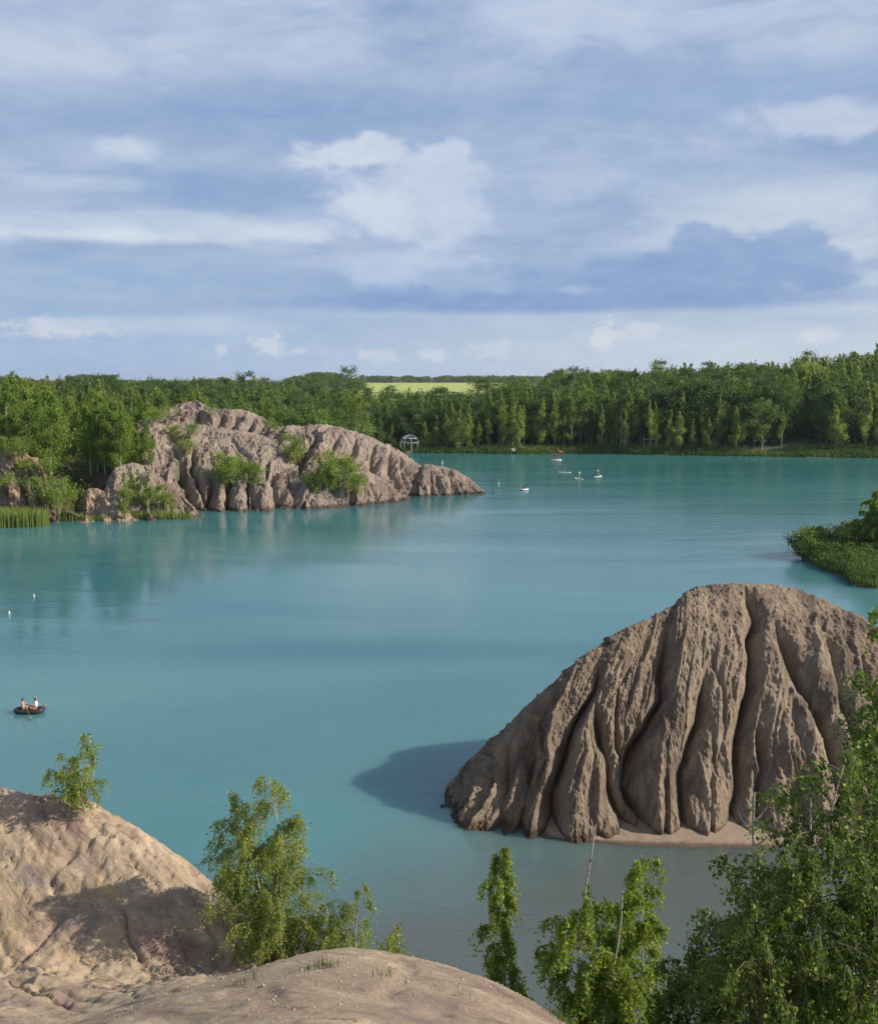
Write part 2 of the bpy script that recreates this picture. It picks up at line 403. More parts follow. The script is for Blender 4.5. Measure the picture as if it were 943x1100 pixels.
gx = axis([(-12000, -2000, 1000), (-2000, -400, 100), (-400, -130, 12), (-130, 190, 2.0), (190, 420, 12), (420, 2000, 100), (2000, 12001, 1000)])
gy = axis([(-1500, -100, 200), (-100, 30, 10), (30, 140, 4), (140, 420, 2.0), (420, 1000, 20), (1000, 3000, 100), (3000, 20001, 1000)])
GX, GY = np.meshgrid(gx, gy, indexing='ij')
GZ = ground_z(GX, GY)
gnd = link('ground', mesh_arr('ground', np.stack([GX, GY, GZ], -1).reshape(-1, 3), grid_faces(len(gx), len(gy)), True), M_ground)
tag(gnd, 'green ground of the lake shore and the fields beyond', 'ground', kind='structure')
def gz1(x, y): return float(ground_z(np.array([x]), np.array([y]))[0])

wx_ = np.array([-260.0, 260.0]); wy_ = np.array([-10.0, 330.0])
wm = mesh_arr('lake_water', [(-260, 10, 0), (260, 10, 0), (260, 330, 0), (-260, 330, 0)], [(0, 1, 2, 3)])
tag(link('lake_water', wm, M_water), 'calm turquoise lake water', 'water', kind='structure')

def sheet(name, px0, px1, Y0, Y1, m, label, n=(60, 12)):
    u = np.linspace(0, 1, n[0]); v = np.linspace(0, 1, n[1])
    U, V = np.meshgrid(u, v, indexing='ij')
    Y = Y0+(Y1-Y0)*V; X = (px0+(px1-px0)*U-CX)/F*Y/math.cos(PITCH)
    Z = ground_z(X, Y)+.35
    o = link(name, mesh_arr(name, np.stack([X, Y, Z], -1).reshape(-1, 3), grid_faces(*n), True), m)
    return tag(o, label, 'field', kind='structure')
M_field = field_mat('rape_field', (.30, .36, .07, 1), (.38, .42, .10, 1))
M_field2 = field_mat('hay_field', (.48, .44, .22, 1), (.40, .42, .16, 1))
sheet('field', 385, 560, 560, 1500, M_field, 'bright yellow green field between the woods')
sheet('field', 60, 240, 620, 1400, M_field2, 'pale straw coloured field behind the left grove')
sheet('field', 300, 384, 640, 1400, M_field, 'thin strip of green field behind the dark trees')
sheet('field', 595, 640, 640, 1400, M_field2, 'narrow pale field showing between the treetops')

# ------------------------------------------------------------ eroded clay hills
def spline(pts, t):
    """catmull-rom through pts (n x 3) at t in 0..n-1"""
    pts = np.asarray(pts, float); n = len(pts)
    i = np.clip(np.floor(t).astype(int), 0, n-2); f = (t-i)[:, None]
    p0 = pts[np.maximum(i-1, 0)]; p1 = pts[i]; p2 = pts[i+1]; p3 = pts[np.minimum(i+2, n-1)]
    # centripetal-ish damping keeps corners tight
    m1 = (p2-p0)*.5*.8; m2 = (p3-p1)*.5*.8
    return (2*f**3-3*f**2+1)*p1+(f**3-2*f**2+f)*m1+(-2*f**3+3*f**2)*p2+(f**3-f**2)*m2
HILLS = []
def clay_hill(name, ridge, base, m, label, gullies=(), nu=300, nf=160, nb=50, back=9.0, round_=.55, ribs=(1.0, .6), rock=.12, gscale=1.0, seed=1, fray=.0, ribfreq=1.0, dep=1.2, wid=.75, auto=0, shear=0.0):
    """A hill with its crest along `ridge` and its foot along `base`; gullies run down the face between them."""
    Rg = np.array([P(*r) for r in ridge]); Bs = np.array([W(*b) if len(b) == 2 else P(*b) for b in base])
    n = len(Rg); t = np.linspace(0, n-1, nu)
    r = spline(Rg, t); b = spline(Bs, t)
    bz = b[:, 2].copy()
    out = b-r; out[:, 2] = 0; out /= np.maximum(np.linalg.norm(out, axis=1), 1e-6)[:, None]
    seg = np.linalg.norm(np.diff((r+b)/2, axis=0), axis=1); arc = np.concatenate([[0], np.cumsum(seg)])
    vf = np.concatenate([[-.12, -.06], np.linspace(0, 1, nf)]); vb = np.linspace(0, 1, nb+1)[1:]
    rows = []
    for v in vf:
        vv = max(v, 0)
        zf = (1-round_)*vv+round_*math.sin(vv*math.pi/2)
        p = b+(r-b)*vv; p[:, 2] = b[:, 2]+(r[:, 2]-b[:, 2])*zf
        if v < 0: p = p+out*(-v)*10; p[:, 2] += v*14
        rows.append(p)
    for v in vb:
        p = r-out*back*v; p[:, 2] = r[:, 2]-(r[:, 2]+1.5)*(1-math.cos(v*math.pi/2))**.9
        rows.append(p)
    S = np.stack(rows, 1)                                # nu x nv x 3
    V = np.concatenate([vf, 1+vb]); nv = len(V)
    du = np.gradient(S, axis=0); dv = np.gradient(S, axis=1)
    Nn = np.cross(du, dv); Nn /= np.maximum(np.linalg.norm(Nn, axis=2), 1e-9)[..., None]
    if Nn[nu//2, nf//2, 1] > 0 and Nn[nu//2, nf//2, 2] < 0: Nn = -Nn
    if Nn[nu//2, nf//2, 2] < 0: Nn = -Nn
    pu, pv = project(S[:, 2:nf+2])
    ulen = np.linalg.norm(np.gradient(S, axis=0), axis=2)      # metres per column
    VV = np.broadcast_to(np.clip(V, 0, 2), (nu, nv)); ui = np.arange(nu)[:, None]
    D = np.zeros((nu, nv)); deep = np.zeros((nu, nv))
    Am = arc[:, None]+0*VV
    slope_len = float(np.mean(np.linalg.norm(r-b, axis=1)))
    wob = fbm(VV*slope_len*.28, Am*.05, seed=seed+40, oct=3)
    for gi, (path, gd, gw) in enumerate(gullies):
        us, vs = [], []
        for (gx_, gy_) in path:
            q = (pu-gx_)**2+(pv-gy_)**2
            k = np.unravel_index(np.argmin(q), q.shape); us.append(k[0]); vs.append(V[k[1]+2])
        o = np.argsort(vs); vs = np.array(vs)[o]; us = np.array(us)[o]
        ug = np.interp(VV[0], vs, us)
        jit = fbm(VV[0]*slope_len*.45, np.full(nv, gi*7.7), seed=seed+60, oct=3)*.35*gscale
        d = (ui-ug[None, :])*ulen + jit[None, :]
        top = vs.max(); bot = vs.min()
        env = sstep(top+.03, top-.22, VV)*sstep(bot-.25, bot, VV+.02)
        ww = gw*wid*(.75+.5*(1-np.clip(VV, 0, 1)))
        g = gd*dep*env*(.78*np.exp(-np.abs(d)/(ww*.55))+.22*np.exp(-(d/(ww*1.9))**2))
        deep = np.maximum(deep, g) + .25*np.minimum(deep, g)
    rg_ = np.random.default_rng(seed+500)
    for _ in range(auto):
        u0 = rg_.uniform(.03, .97)*nu; top = rg_.uniform(.45, .98); bot = rg_.choice([0.0, rg_.uniform(0, .35)]); lean_ = rg_.normal(0, .05)*nu
        ug = u0+lean_*(1-VV[0])+fbm(VV[0]*slope_len*.3+u0, np.full(nv, u0*.37), seed=seed+70, oct=3)*1.6*gscale/np.maximum(ulen.mean(), 1e-6)
        d = (ui-ug[None, :])*ulen; ww = rg_.uniform(.25, .5)*gscale*.6; g = rg_.uniform(.35, .8)*gscale*.55*sstep(top+.03, top-.2, VV)*sstep(bot-.2, bot+.02, VV+.02)*np.exp(-np.abs(d)/ww)
        deep = np.maximum(deep, g)+.2*np.minimum(deep, g)
    D -= deep
    # small ribs running down the slope, rock grain over all
    face = sstep(-.02, .08, VV)*sstep(1.12, .93, VV)
    x, y, z = S[..., 0], S[..., 1], S[..., 2]
    Sd = VV*slope_len
    a = Am+wob*.6*gscale+shear*(1-np.clip(VV, 0, 1))*slope_len
    rb = np.abs(vnoise(a*.40*ribfreq/gscale, VV*.45, seed=seed+2))
    rb2 = np.abs(vnoise(a*1.05*ribfreq/gscale+wob*.5, VV*1.0, seed=seed+3)); rb3 = np.abs(vnoise(a*3.1*ribfreq/gscale, VV*3.5, seed=seed+4))
    low = .45+.55*sstep(1.0, .55, VV)
    D += face*low*gscale*(ribs[0]*(.55-rb*1.7)+ribs[1]*(.5-rb2*1.6)*.55+ribs[1]*.20*(rb3**.75*1.4-.5))
    s = 1/gscale
    full = np.clip(1.25-np.abs(VV-1)*.3, .3, 1)
    a2 = a+Sd*.35
    D += rock*gscale*full*(fbm(x*.55*s, y*.55*s, z*.55*s, 4, seed+7, .5)*.9+fbm(a2*1.9*s, Sd*1.0*s, oct=4, seed=seed+8, gain=.6)*1.25+np.abs(fbm(a2*5.2*s, Sd*2.6*s, oct=3, seed=seed+18, gain=.6))*1.1
        +np.abs(fbm(x*1.7*s, y*1.7*s, z*1.5*s, 4, seed+28, .6))*.75+np.abs(fbm(x*5*s, y*5*s, z*4*s, 3, seed+29, .6))*.45)
    D += fray*gscale*ridged(x*.35*s, y*.35*s, z*.5*s, 3, seed+9)
    endf = np.minimum(sstep(0, .04, t/(n-1)), sstep(1, .96, t/(n-1)))[:, None]
    S = S+Nn*(D*(.25+.75*endf))[..., None]
    f = grid_faces(nu, nv)
    if (Nn*np.cross(du, dv)).sum() < 0: f = f[:, ::-1]
    o = link(name, mesh_arr(name, S.reshape(-1, 3), f, False), m)
    me = o.data; me.polygons.foreach_set('use_smooth', np.ones(len(me.polygons), bool))
    tag(o, label, 'hill', kind='structure')
    HILLS.append((S, nu, nv))
    return S

# right hill standing in the water
RH = clay_hill('clay_hill',
    [(474, 861, 50.4), (500, 824, 49.9), (540, 783, 49.5), (585, 740, 49.3), (625, 705, 49.5), (652, 688, 50), (690, 668, 51), (722, 652, 52), (745, 634, 52.8), (790, 627, 53.5), (850, 634, 54), (905, 656, 54), (960, 684, 53.5), (1040, 730, 53), (1140, 820, 51)],
    [(473, 864), (480, 874), (495, 888), (530, 898), (586, 903), (606, 904), (645, 905), (690, 906), (725, 906.5), (770, 907), (835, 907), (900, 905), (970, 905), (1060, 905), (1160, 905)],
    M_hill, 'big furrowed brown clay hill rising from the water on the right',
    [(((642, 712), (640, 738), (606, 800), (590, 850), (592, 897)), 1.5, .55),
     (((640, 745), (648, 800), (662, 855), (676, 897)), 1.2, .45),
     (((668, 715), (664, 750), (666, 800), (678, 840)), .7, .35),
     (((716, 672), (713, 748), (684, 800), (677, 845), (700, 897)), 1.55, .6),
     (((762, 705), (755, 774), (740, 825), (741, 898)), 1.5, .55),
     (((718, 800), (715, 850), (712, 898)), .7, .4),
     (((798, 629), (813, 661), (811, 728), (797, 789), (793, 898)), 1.7, .55),
     (((820, 745), (822, 825), (816, 898)), 1.1, .5),
     (((830, 660), (850, 705), (870, 743), (895, 794), (925, 897)), 1.6, .55),
     (((545, 800), (535, 850), (530, 893)), .6, .6), (((580, 780), (566, 840), (560, 893)), .6, .5),
     (((885, 665), (900, 720), (915, 770), (930, 820), (960, 890)), .8, .5), (((770, 800), (768, 850), (766, 898)), .6, .35),
     (((930, 690), (940, 740), (950, 800)), .9, .5), (((850, 800), (862, 850), (868, 897)), .8, .45)],
    nu=1000, nf=430, nb=60, back=7, round_=.62, ribs=(.34, .50), rock=.125, seed=11, ribfreq=1.2, dep=1.1, wid=.72, auto=30)

# the peninsula opposite: overlapping ridges
clay_hill('clay_ridge',
    [(140, 462, 190), (168, 446, 192), (195, 433, 196), (215, 433, 197), (240, 440, 197), (272, 445, 198), (292, 454, 198), (312, 470, 199)],
    [(140, 492, 182), (170, 490, 182), (195, 490, 182), (220, 488, 183), (245, 486, 184), (272, 486, 185), (295, 486, 186), (315, 486, 187)],
    M_pen, 'bare clay ridge at the back of the peninsula, below the trees',
    [(((220, 438), (208, 458), (200, 475)), 2.2, 1.1), (((240, 442), (225, 465), (215, 480)), 2.4, 1.1), (((258, 445), (244, 465), (236, 480)), 2.2, 1.0),
     (((272, 447), (258, 466), (250, 480)), 2.2, 1.0), (((285, 452), (272, 470), (265, 480)), 1.8, .9)],
    nu=300, nf=110, nb=25, back=12, round_=.38, ribs=(.7, .6), rock=.16, gscale=2.2, shear=-.5, seed=21, auto=14)
clay_hill('clay_ridge',
    [(270, 474, 184), (296, 460, 187), (318, 458, 188), (345, 456, 189), (368, 462, 190), (400, 472, 191), (430, 486, 192), (447, 498, 193), (458, 512, 194)],
    [(268, 549), (296, 548), (318, 547), (345, 545.5), (368, 543), (400, 540), (434, 537), (449, 534), (462, 531.5)],
    M_pen, 'long furrowed pink clay ridge sloping down to the tip of the peninsula',
    [(((342, 462), (328, 485), (318, 510)), 2.2, 1.2), (((368, 466), (356, 490), (350, 510)), 2.0, 1.0), (((385, 470), (378, 492), (372, 520)), 2.2, 1.0), (((402, 475), (402, 500), (412, 533)), 2.0, 1.0),
     (((420, 482), (422, 505), (430, 534)), 2.0, .9), (((440, 497), (444, 515), (448, 533)), 3.6, 1.1), (((430, 490), (436, 510), (440, 534)), 2.2, .8)],
    nu=460, nf=200, nb=30, back=12, round_=.38, ribs=(.7, .7), rock=.16, gscale=2.0, shear=.25, seed=31, auto=24)
clay_hill('clay_hump',
    [(449, 509, 191), (456, 500, 191), (470, 501, 191.5), (488, 506, 191.5), (504, 516, 191), (514, 525, 190.5), (520, 530, 190)],
    [(450, 534), (457, 533.5), (471, 533.5), (489, 532.5), (504, 531.5), (515, 530.8), (521, 530.2)],
    M_pen, 'rounded pink clay hump at the tip of the peninsula', [(((463, 503), (464, 518), (462, 532)), 1.0, .7), (((480, 505), (486, 518), (488, 532)), .8, .7)],
    nu=240, nf=110, nb=30, back=8, round_=.6, ribs=(.35, .5), rock=.16, gscale=1.6, seed=41, auto=8)
clay_hill('clay_hump',
    [(326, 520, 176), (340, 503, 177), (360, 498, 178), (384, 503, 179), (405, 513, 180), (424, 527, 180.5), (441, 537, 180)],
    [(328, 547.5), (342, 546.5), (366, 545), (388, 543.5), (408, 541.5), (426, 539.5), (442, 537.8)],
    M_pen, 'smooth pinkish clay hump with shrubs on its left side, at the water', [(((372, 503), (378, 522), (380, 541)), .9, .9), (((395, 512), (402, 526), (404, 540)), .8, .8)],
    nu=300, nf=120, nb=30, back=9, round_=.55, ribs=(.4, .5), rock=.18, gscale=1.6, seed=51, auto=12)
clay_hill('clay_hill',
    [(140, 520, 170), (150, 460, 175), (170, 451, 178), (192, 455, 179), (214, 458, 179), (240, 461, 179), (268, 464, 180), (290, 473, 180), (306, 486, 180), (330, 512, 180)],
    [(160, 560), (175, 557), (190, 555), (208, 553), (228, 552), (248, 550.5), (270, 549.5), (296, 548.5), (320, 547.5), (342, 546.5)],
    M_pen, 'steep clay hill with sharp ribs and shrubs in the middle of the peninsula',
    [(((188, 468), (195, 495), (204, 520), (222, 552)), 3.4, 1.2), (((206, 475), (206, 500), (222, 530), (240, 551)), 2.6, .9), (((232, 500), (228, 522), (228, 551)), 3.2, 1.0),
     (((255, 495), (246, 522), (246, 551)), 3.4, 1.0), (((270, 500), (268, 522), (270, 549)), 3.0, 1.0), (((290, 492), (292, 515), (305, 548)), 3.2, 1.0), (((305, 500), (318, 525), (335, 546)), 2.4, .9),
     (((230, 470), (240, 485), (246, 500)), .9, .6), (((246, 466), (262, 485), (268, 500)), 1.2, .9)],
    nu=640, nf=280, nb=30, back=14, round_=.32, ribs=(.6, .65), rock=.16, gscale=1.9, shear=.45, seed=61, auto=26)
clay_hill('clay_hump',
    [(104, 548, 158), (124, 504, 163), (142, 497, 164), (160, 503, 164), (178, 516, 163), (196, 534, 161), (214, 552, 158)],
    [(106, 560.8), (126, 559.5), (143, 558.5), (162, 557.5), (180, 556), (197, 554.5), (214, 553)],
    M_pen, 'pale clay hump overgrown with thin saplings at the left foot of the peninsula', [(((150, 505), (158, 530), (162, 556)), .9, .8)],
    nu=260, nf=130, nb=24, back=9, round_=.65, ribs=(.4, .4), rock=.14, gscale=1.6, seed=71, auto=10)
clay_hill('clay_bank',
    [(82, 552, 156), (94, 527, 158), (110, 528, 158), (122, 535, 157), (136, 545, 156), (148, 556, 155)],
    [(84, 561.5), (96, 561), (110, 560.5), (123, 560), (136, 559.5), (149, 558.8)],
    M_bank, 'low dark clay bank in the shade between the grove and the water', [(((104, 530), (104, 545), (102, 560)), .6, .6), (((118, 535), (122, 548), (122, 560)), .6, .6)],
    nu=180, nf=90, nb=20, back=8, round_=.35, ribs=(.4, .4), rock=.16, gscale=1.4, seed=81)
clay_hill('clay_bank',
    [(-60, 478, 158), (-20, 484, 158), (8, 487, 158), (28, 491, 158), (42, 502, 157), (52, 522, 155), (62, 550, 153)],
    [(-60, 566, 152), (-20, 564, 151), (6, 562, 151), (26, 561, 151), (44, 561, 151), (56, 562, 151), (64, 563, 151)],
    M_bank, 'broken brown clay bank with grass at the far left edge', [(((12, 495), (20, 520), (28, 545)), 1.4, .9), (((30, 500), (38, 525), (44, 550)), 1.6, 1.0), (((0, 510), (6, 530), (14, 555)), 1.2, .9)],
    nu=280, nf=130, nb=24, back=10, round_=.38, ribs=(.6, .6), rock=.2, gscale=1.7, seed=91, auto=10, fray=.3)

# sandy strip along the foot of the right hill
def beach():
    base = np.array([W(px, py) for px, py in ((540, 898), (589, 901), (640, 904), (690, 905.5), (740, 907), (800, 908), (860, 908), (940, 906), (1040, 906))])
    t = np.linspace(0, len(base)-1, 220); b = spline(base, t)
    q = t/(len(base)-1); w = np.interp(q, [0, .1, .25, .32, .5, .8, 1], [.0, .04, .10, .38, .36, .34, .3])+.1*fbm(t*3, t*0, seed=3); dip = -.6*sstep(.16, 0, q)
    rows = []
    for k, (o, z) in enumerate(((3.0, .42), (1.2, .28), (0, .14), (-.45, .07), (-.9, -.02), (-1.8, -.4))):
        p = b.copy(); p[:, 1] += o if o > 0 else o*w; p[:, 2] = z+dip+.03*fbm(t*5, t*0+k, seed=4); rows.append(p)
    S = np.stack(rows, 1)
    tag(link('beach', mesh_arr('beach', S.reshape(-1, 3), grid_faces(220, len(rows)), True), M_sand), 'narrow sandy beach along the foot of the big hill', 'beach', kind='structure')
beach()

# ------------------------------------------------------------ the near hillside (where the photographer stands)
def near_slope():
    pts = []
    crest = [(-320, 852, 22.5), (-140, 846, 21.5), (0, 850, 21), (60, 857, 21), (95, 866, 20.7), (140, 895, 20.3), (190, 930, 19.9), (215, 953, 19.7), (250, 972, 19.3), (290, 1000, 19.0), (325, 1038, 18.6)]
    for c in crest:
        p = P(*c); pts.append(p)
        g = (CAM_Z-p[2])/p[1]; pts.append(p+np.array((.2, .7, -.7*g-.14))); pts.append(p+np.array((.4, 1.6, -1.6*g-.55))); pts.append(p+np.array((.7, 3.2, -3.2*g-1.6))); q = p+np.array((1.2, 6.5, 0)); q[2] = p[2]*.35; pts.append(q)
        q = p+np.array((1.5, 11, 0)); q[2] = -1.5; pts.append(q)
    for c in [(-200, 960, 19.8), (0, 905, 20.1), (100, 930, 19.6), (0, 975, 18.9), (100, 980, 18.7), (180, 990, 18.6), (240, 1010, 18.5), (0, 1022, 18.2), (100, 1036, 18.0), (180, 1043, 17.9), (235, 1046, 17.8),
              (-100, 1040, 17.6), (0, 1046, 17.2), (60, 1052, 16.8), (0, 1075, 15.6), (0, 1100, 14.4), (-150, 1100, 14.5), (80, 1085, 15.0), (130, 1062, 16.3), (200, 1054, 16.3), (260, 1050, 16.2), (150, 1080, 14.3), (230, 1064, 14.3)]:
        pts.append(P(*c))
    mound = [(20, 1118, 9.6), (90, 1096, 9.6), (170, 1074, 9.7), (250, 1050, 9.7), (330, 1027, 9.8), (400, 1026, 9.8), (480, 1042, 9.4), (550, 1066, 9.0), (600, 1096, 8.6)]
    for c in mound:
        p = P(*c); pts.append(p); q = p+np.array((0, 1.1, -.75)); pts.append(q)
        if c[0] > 300: pts.append(p+np.array((.3, 3.2, -3.6))); pts.append(p+np.array((.4, 6.5, -6.2)))
    for c in [(150, 1130, 7.6), (300, 1075, 8.3), (400, 1070, 8.3), (500, 1090, 8.0), (400, 1100, 7.3), (300, 1100, 7.4)]: pts.append(P(*c))
    pts += [np.array(p) for p in ((0, 0, 20.35), (-3, 3, 19.1), (3, 3, 18.9), (0, 5, 18.0), (-8, 5, 16.8), (8, 5, 16.5), (-15, 8, 14.5), (0, -15, 21), (-20, -10, 18), (20, -10, 11), (9, 0, 15.2), (20, 0, 10.5), (6, -8, 18), (3.2, 9, 13.6), (5, 12, 10.8),
            (8, 9, 13), (9, 13, 10), (13, 14, 9.2), (18, 10, 8.5), (4, 16, 7.6), (8, 18, 6.2), (14, 19, 5.5), (3, 21, 4.2), (9, 23, 3), (1, 24, 2.2), (0, 28, -1.2), (7, 28, -1), (14, 28, -.6), (24, 28, 0), (24, 20, 4.5),
            (-4, 25, 2.0), (-4, 30, -1.5), (35, 25, 2), (35, 10, 5), (35, -10, 6), (35, 0, 5), (-35, 0, 14), (-35, 15, 12), (-35, 30, 3), (-35, 40, -2), (0, 40, -3), (35, 42, -2.5))]
    A = np.array(pts); n = len(A)
    def ker(d2): return np.where(d2 > 0, d2*np.log(np.sqrt(d2)+1e-12), 0)
    d2 = ((A[:, None, :2]-A[None, :, :2])**2).sum(-1)
    K = ker(d2)+np.eye(n)*.01
    Q = np.concatenate([np.ones((n, 1)), A[:, :2]], 1)
    sys_ = np.zeros((n+3, n+3)); sys_[:n, :n] = K; sys_[:n, n:] = Q; sys_[n:, :n] = Q.T
    sol = np.linalg.solve(sys_, np.concatenate([A[:, 2], np.zeros(3)]))
    def height(x, y):
        x = np.asarray(x, float); sh = x.shape; x = x.ravel(); y = np.asarray(y, float).ravel()
        z = np.empty(len(x))
        for s in range(0, len(x), 60000):
            e = s+60000
            dd = (x[s:e, None]-A[None, :, 0])**2+(y[s:e, None]-A[None, :, 1])**2
            z[s:e] = ker(dd)@sol[:n]+sol[n]+sol[n+1]*x[s:e]+sol[n+2]*y[s:e]
        return z.reshape(sh)
    def full(x, y):
        z = height(x, y)
        # streaks run down the slope towards lower right; near mound is smoother
        hillw = sstep(13.5, 17.5, y)
        su = (x*.80-y*.55); sv = (x*.55+y*.80)
        w = fbm(x*.5, y*.5, oct=3, seed=2)
        z = z+hillw*(.07*np.sqrt(np.abs(vnoise(sv*.9+w*1.3, su*.22, seed=6))+.01)+.08*np.sqrt(np.abs(vnoise(sv*2.4+w*1.5, su*.6, seed=7))+.01)+.05*np.sqrt(np.abs(vnoise(sv*6+w, su*1.6, seed=8))+.01)-.09)
        z = z+(.04+.035*hillw)*fbm(x*1.1, y*1.1, oct=5, seed=14, gain=.55)
        z = z+(.010+.022*hillw)*ridged(x*3.2, y*3.2, oct=3, seed=15)+(.004+.045*hillw)*ridged(sv*5+w, su*1.3, oct=3, seed=25)+(.008+.02*hillw)*fbm(x*9, y*9, oct=2, seed=26)
        rl = np.abs(vnoise(sv*1.1+w*.8, su*.22, seed=41)); rl2 = np.abs(vnoise(sv*2.7+w, su*.5, seed=42))
        z = z-hillw*(.22*np.exp(-rl/.06)*sstep(-.4, .3, vnoise(x*.35, y*.35, seed=43))+.10*np.exp(-rl2/.07)+.045*np.exp(-np.abs(vnoise(sv*6.5+w*1.5, su*1.0, seed=45))/.10))+(.004+.03*hillw)*np.abs(fbm(x*5, y*5, oct=3, seed=44))
        z = z-.035*(1-hillw)*sstep(.45, .8, ridged(x*.9+.5*w, y*1.3, oct=2, seed=17))
        z = z-hillw*.16*sstep(.25, .75, fbm(x*.8+7, y*.8, oct=3, seed=18))
        return z
    gx = axis([(-40, -16, .6), (-16, 3, .045), (3, 8, .2), (8, 40.5, .8)])
    gy = axis([(-20, 5, .6), (5, 24, .045), (24, 42.5, .5)])
    X, Y = np.meshgrid(gx, gy, indexing='ij')
    Z = full(X, Y)
    tag(link('hillside', mesh_arr('hillside', np.stack([X, Y, Z], -1).reshape(-1, 3), grid_faces(len(gx), len(gy)), True), M_slope),
        'pale dry clay hillside in front, with a rounded mound and a gullied spur', 'hillside', kind='structure')
    def at(x, y): return float(full(np.array([x]), np.array([y]))[0])
    return at, full
slope_z, slope_full = near_slope()

# ------------------------------------------------------------ trees
def tube(pts, rad, k=5):
    pts = np.asarray(pts, float); n = len(pts); rad = np.asarray(rad, float)
    tn = np.gradient(pts, axis=0); tn /= np.maximum(np.linalg.norm(tn, axis=1), 1e-9)[:, None]
    up = np.where(np.abs(tn[:, 2:3]) > .9, np.array([[1.0, 0, 0]]), np.array([[0, 0, 1.0]]))
    a = np.cross(tn, up); a /= np.linalg.norm(a, axis=1)[:, None]; b = np.cross(tn, a)
    th = np.arange(k)/k*2*math.pi
    v = pts[:, None]+rad[:, None, None]*(np.cos(th)[None, :, None]*a[:, None]+np.sin(th)[None, :, None]*b[:, None])
    i = np.arange(n-1)[:, None]*k; j = np.arange(k)[None, :]; j2 = (j+1) % k
    f = np.stack([i+j, i+j2, i+k+j2, i+k+j], -1).reshape(-1, 4)
    return v.reshape(-1, 3), f
def join(parts):
    vs, fs, o = [], [], 0
    for v, f in parts: vs.append(v); fs.append(f+o); o += len(v)
    return np.concatenate(vs), np.concatenate(fs)
def leaves(rng, c, size, droop=.5, aspect=.6):
    """rhombic leaf faces at centres c"""
    n = len(c); d = rng.normal(size=(n, 3)); d[:, 2] -= droop*1.5; d /= np.linalg.norm(d, axis=1)[:, None]
    q = rng.normal(size=(n, 3)); s = np.cross(d, q); s /= np.maximum(np.linalg.norm(s, axis=1), 1e-6)[:, None]
    L = (size*(.6+.8*rng.random(n)))[:, None]
    v = np.stack([c-d*L*.5, c+s*L*.5*aspect, c+d*L*.5, c-s*L*.5*aspect], 1).reshape(-1, 3)
    return v, np.arange(4*n).reshape(n, 4)
def far_tree(seed, H, Rm, nl, size, kind='spire', clear=.15, nbr=None):
    """trunk + crown meshes of a tree seen from afar: limbs carry clumps of leaf sprays"""
    rng = np.random.default_rng(seed)
    lean = rng.normal(0, .03, 2)
    hs = np.linspace(0, 1, 9); cx_ = lean[0]*H*hs**1.5+.02*H*np.sin(hs*4+seed)*hs; cy_ = lean[1]*H*hs**1.5
    spine = np.stack([cx_, cy_, hs*H*.97], 1); r0 = H*.011
    parts = [tube(spine, r0*(1-.9*hs)+.01, 6)]
    nbr = nbr or int(18+H*.9)
    tt = clear+(1-clear)*rng.random(nbr)**.85*.98; tt.sort()
    if kind == 'spire': prof = lambda t: (1-((t-clear)/(1-clear)))**.85*(.5+.5*min(1, (t-clear)/.2+.2))
    elif kind == 'oval': prof = lambda t: max(.12, math.sin(math.pi*min(1, max(0, (t-clear)/(1-clear)))**.8))**.8
    else: prof = lambda t: max(.2, math.sin(math.pi*(.12+.86*(t-clear)/(1-clear))))**.5
    cs, wts, rad = [], [], []
    for t in tt:
        p0 = np.array([np.interp(t, hs, spine[:, k]) for k in range(3)])
        a = rng.random()*2*math.pi; L = Rm*prof(t)*(.55+.75*rng.random())
        rise = {'spire': .75, 'oval': .55, 'round': .35}[kind]*L*(.4+rng.random())
        p1 = p0+np.array((math.cos(a)*L, math.sin(a)*L, rise)); pm = (p0+p1)/2+np.array((0, 0, .12*L))
        parts.append(tube([p0, pm, p1], [r0*.3*(1-t)+.012, r0*.18*(1-t)+.01, .008], 3))
        for q in (.45, .75, 1.0):
            cs.append(p0+(p1-p0)*q+np.array((0, 0, .1*L))); wts.append(L*(.5+q)); rad.append(.15*L+.05*Rm)
    for t in np.linspace(.8, 1.0, 6):
        cs.append(np.array([np.interp(t, hs, spine[:, k]) for k in range(3)])); wts.append(Rm*.25); rad.append(.07*Rm+.05)
    cs = np.array(cs); wts = np.array(wts)*rng.uniform(.4, 1.6, len(wts)); rad = np.array(rad)
    k = rng.choice(len(cs), nl, p=wts/wts.sum())
    c = cs[k]+rng.normal(size=(nl, 3))*rad[k][:, None]*np.array((1, 1, 1.15 if kind == 'spire' else .8))
    c[:, 2] -= np.abs(rng.normal(size=nl))*rad[k]*.7
    c = c[c[:, 2] > .15]
    lv, lf = leaves(rng, c, size, .45)
    tv, tf = join(parts)
    return mesh_arr('trunk', tv, tf, True), mesh_arr('crown', lv, lf), (lv, lf)

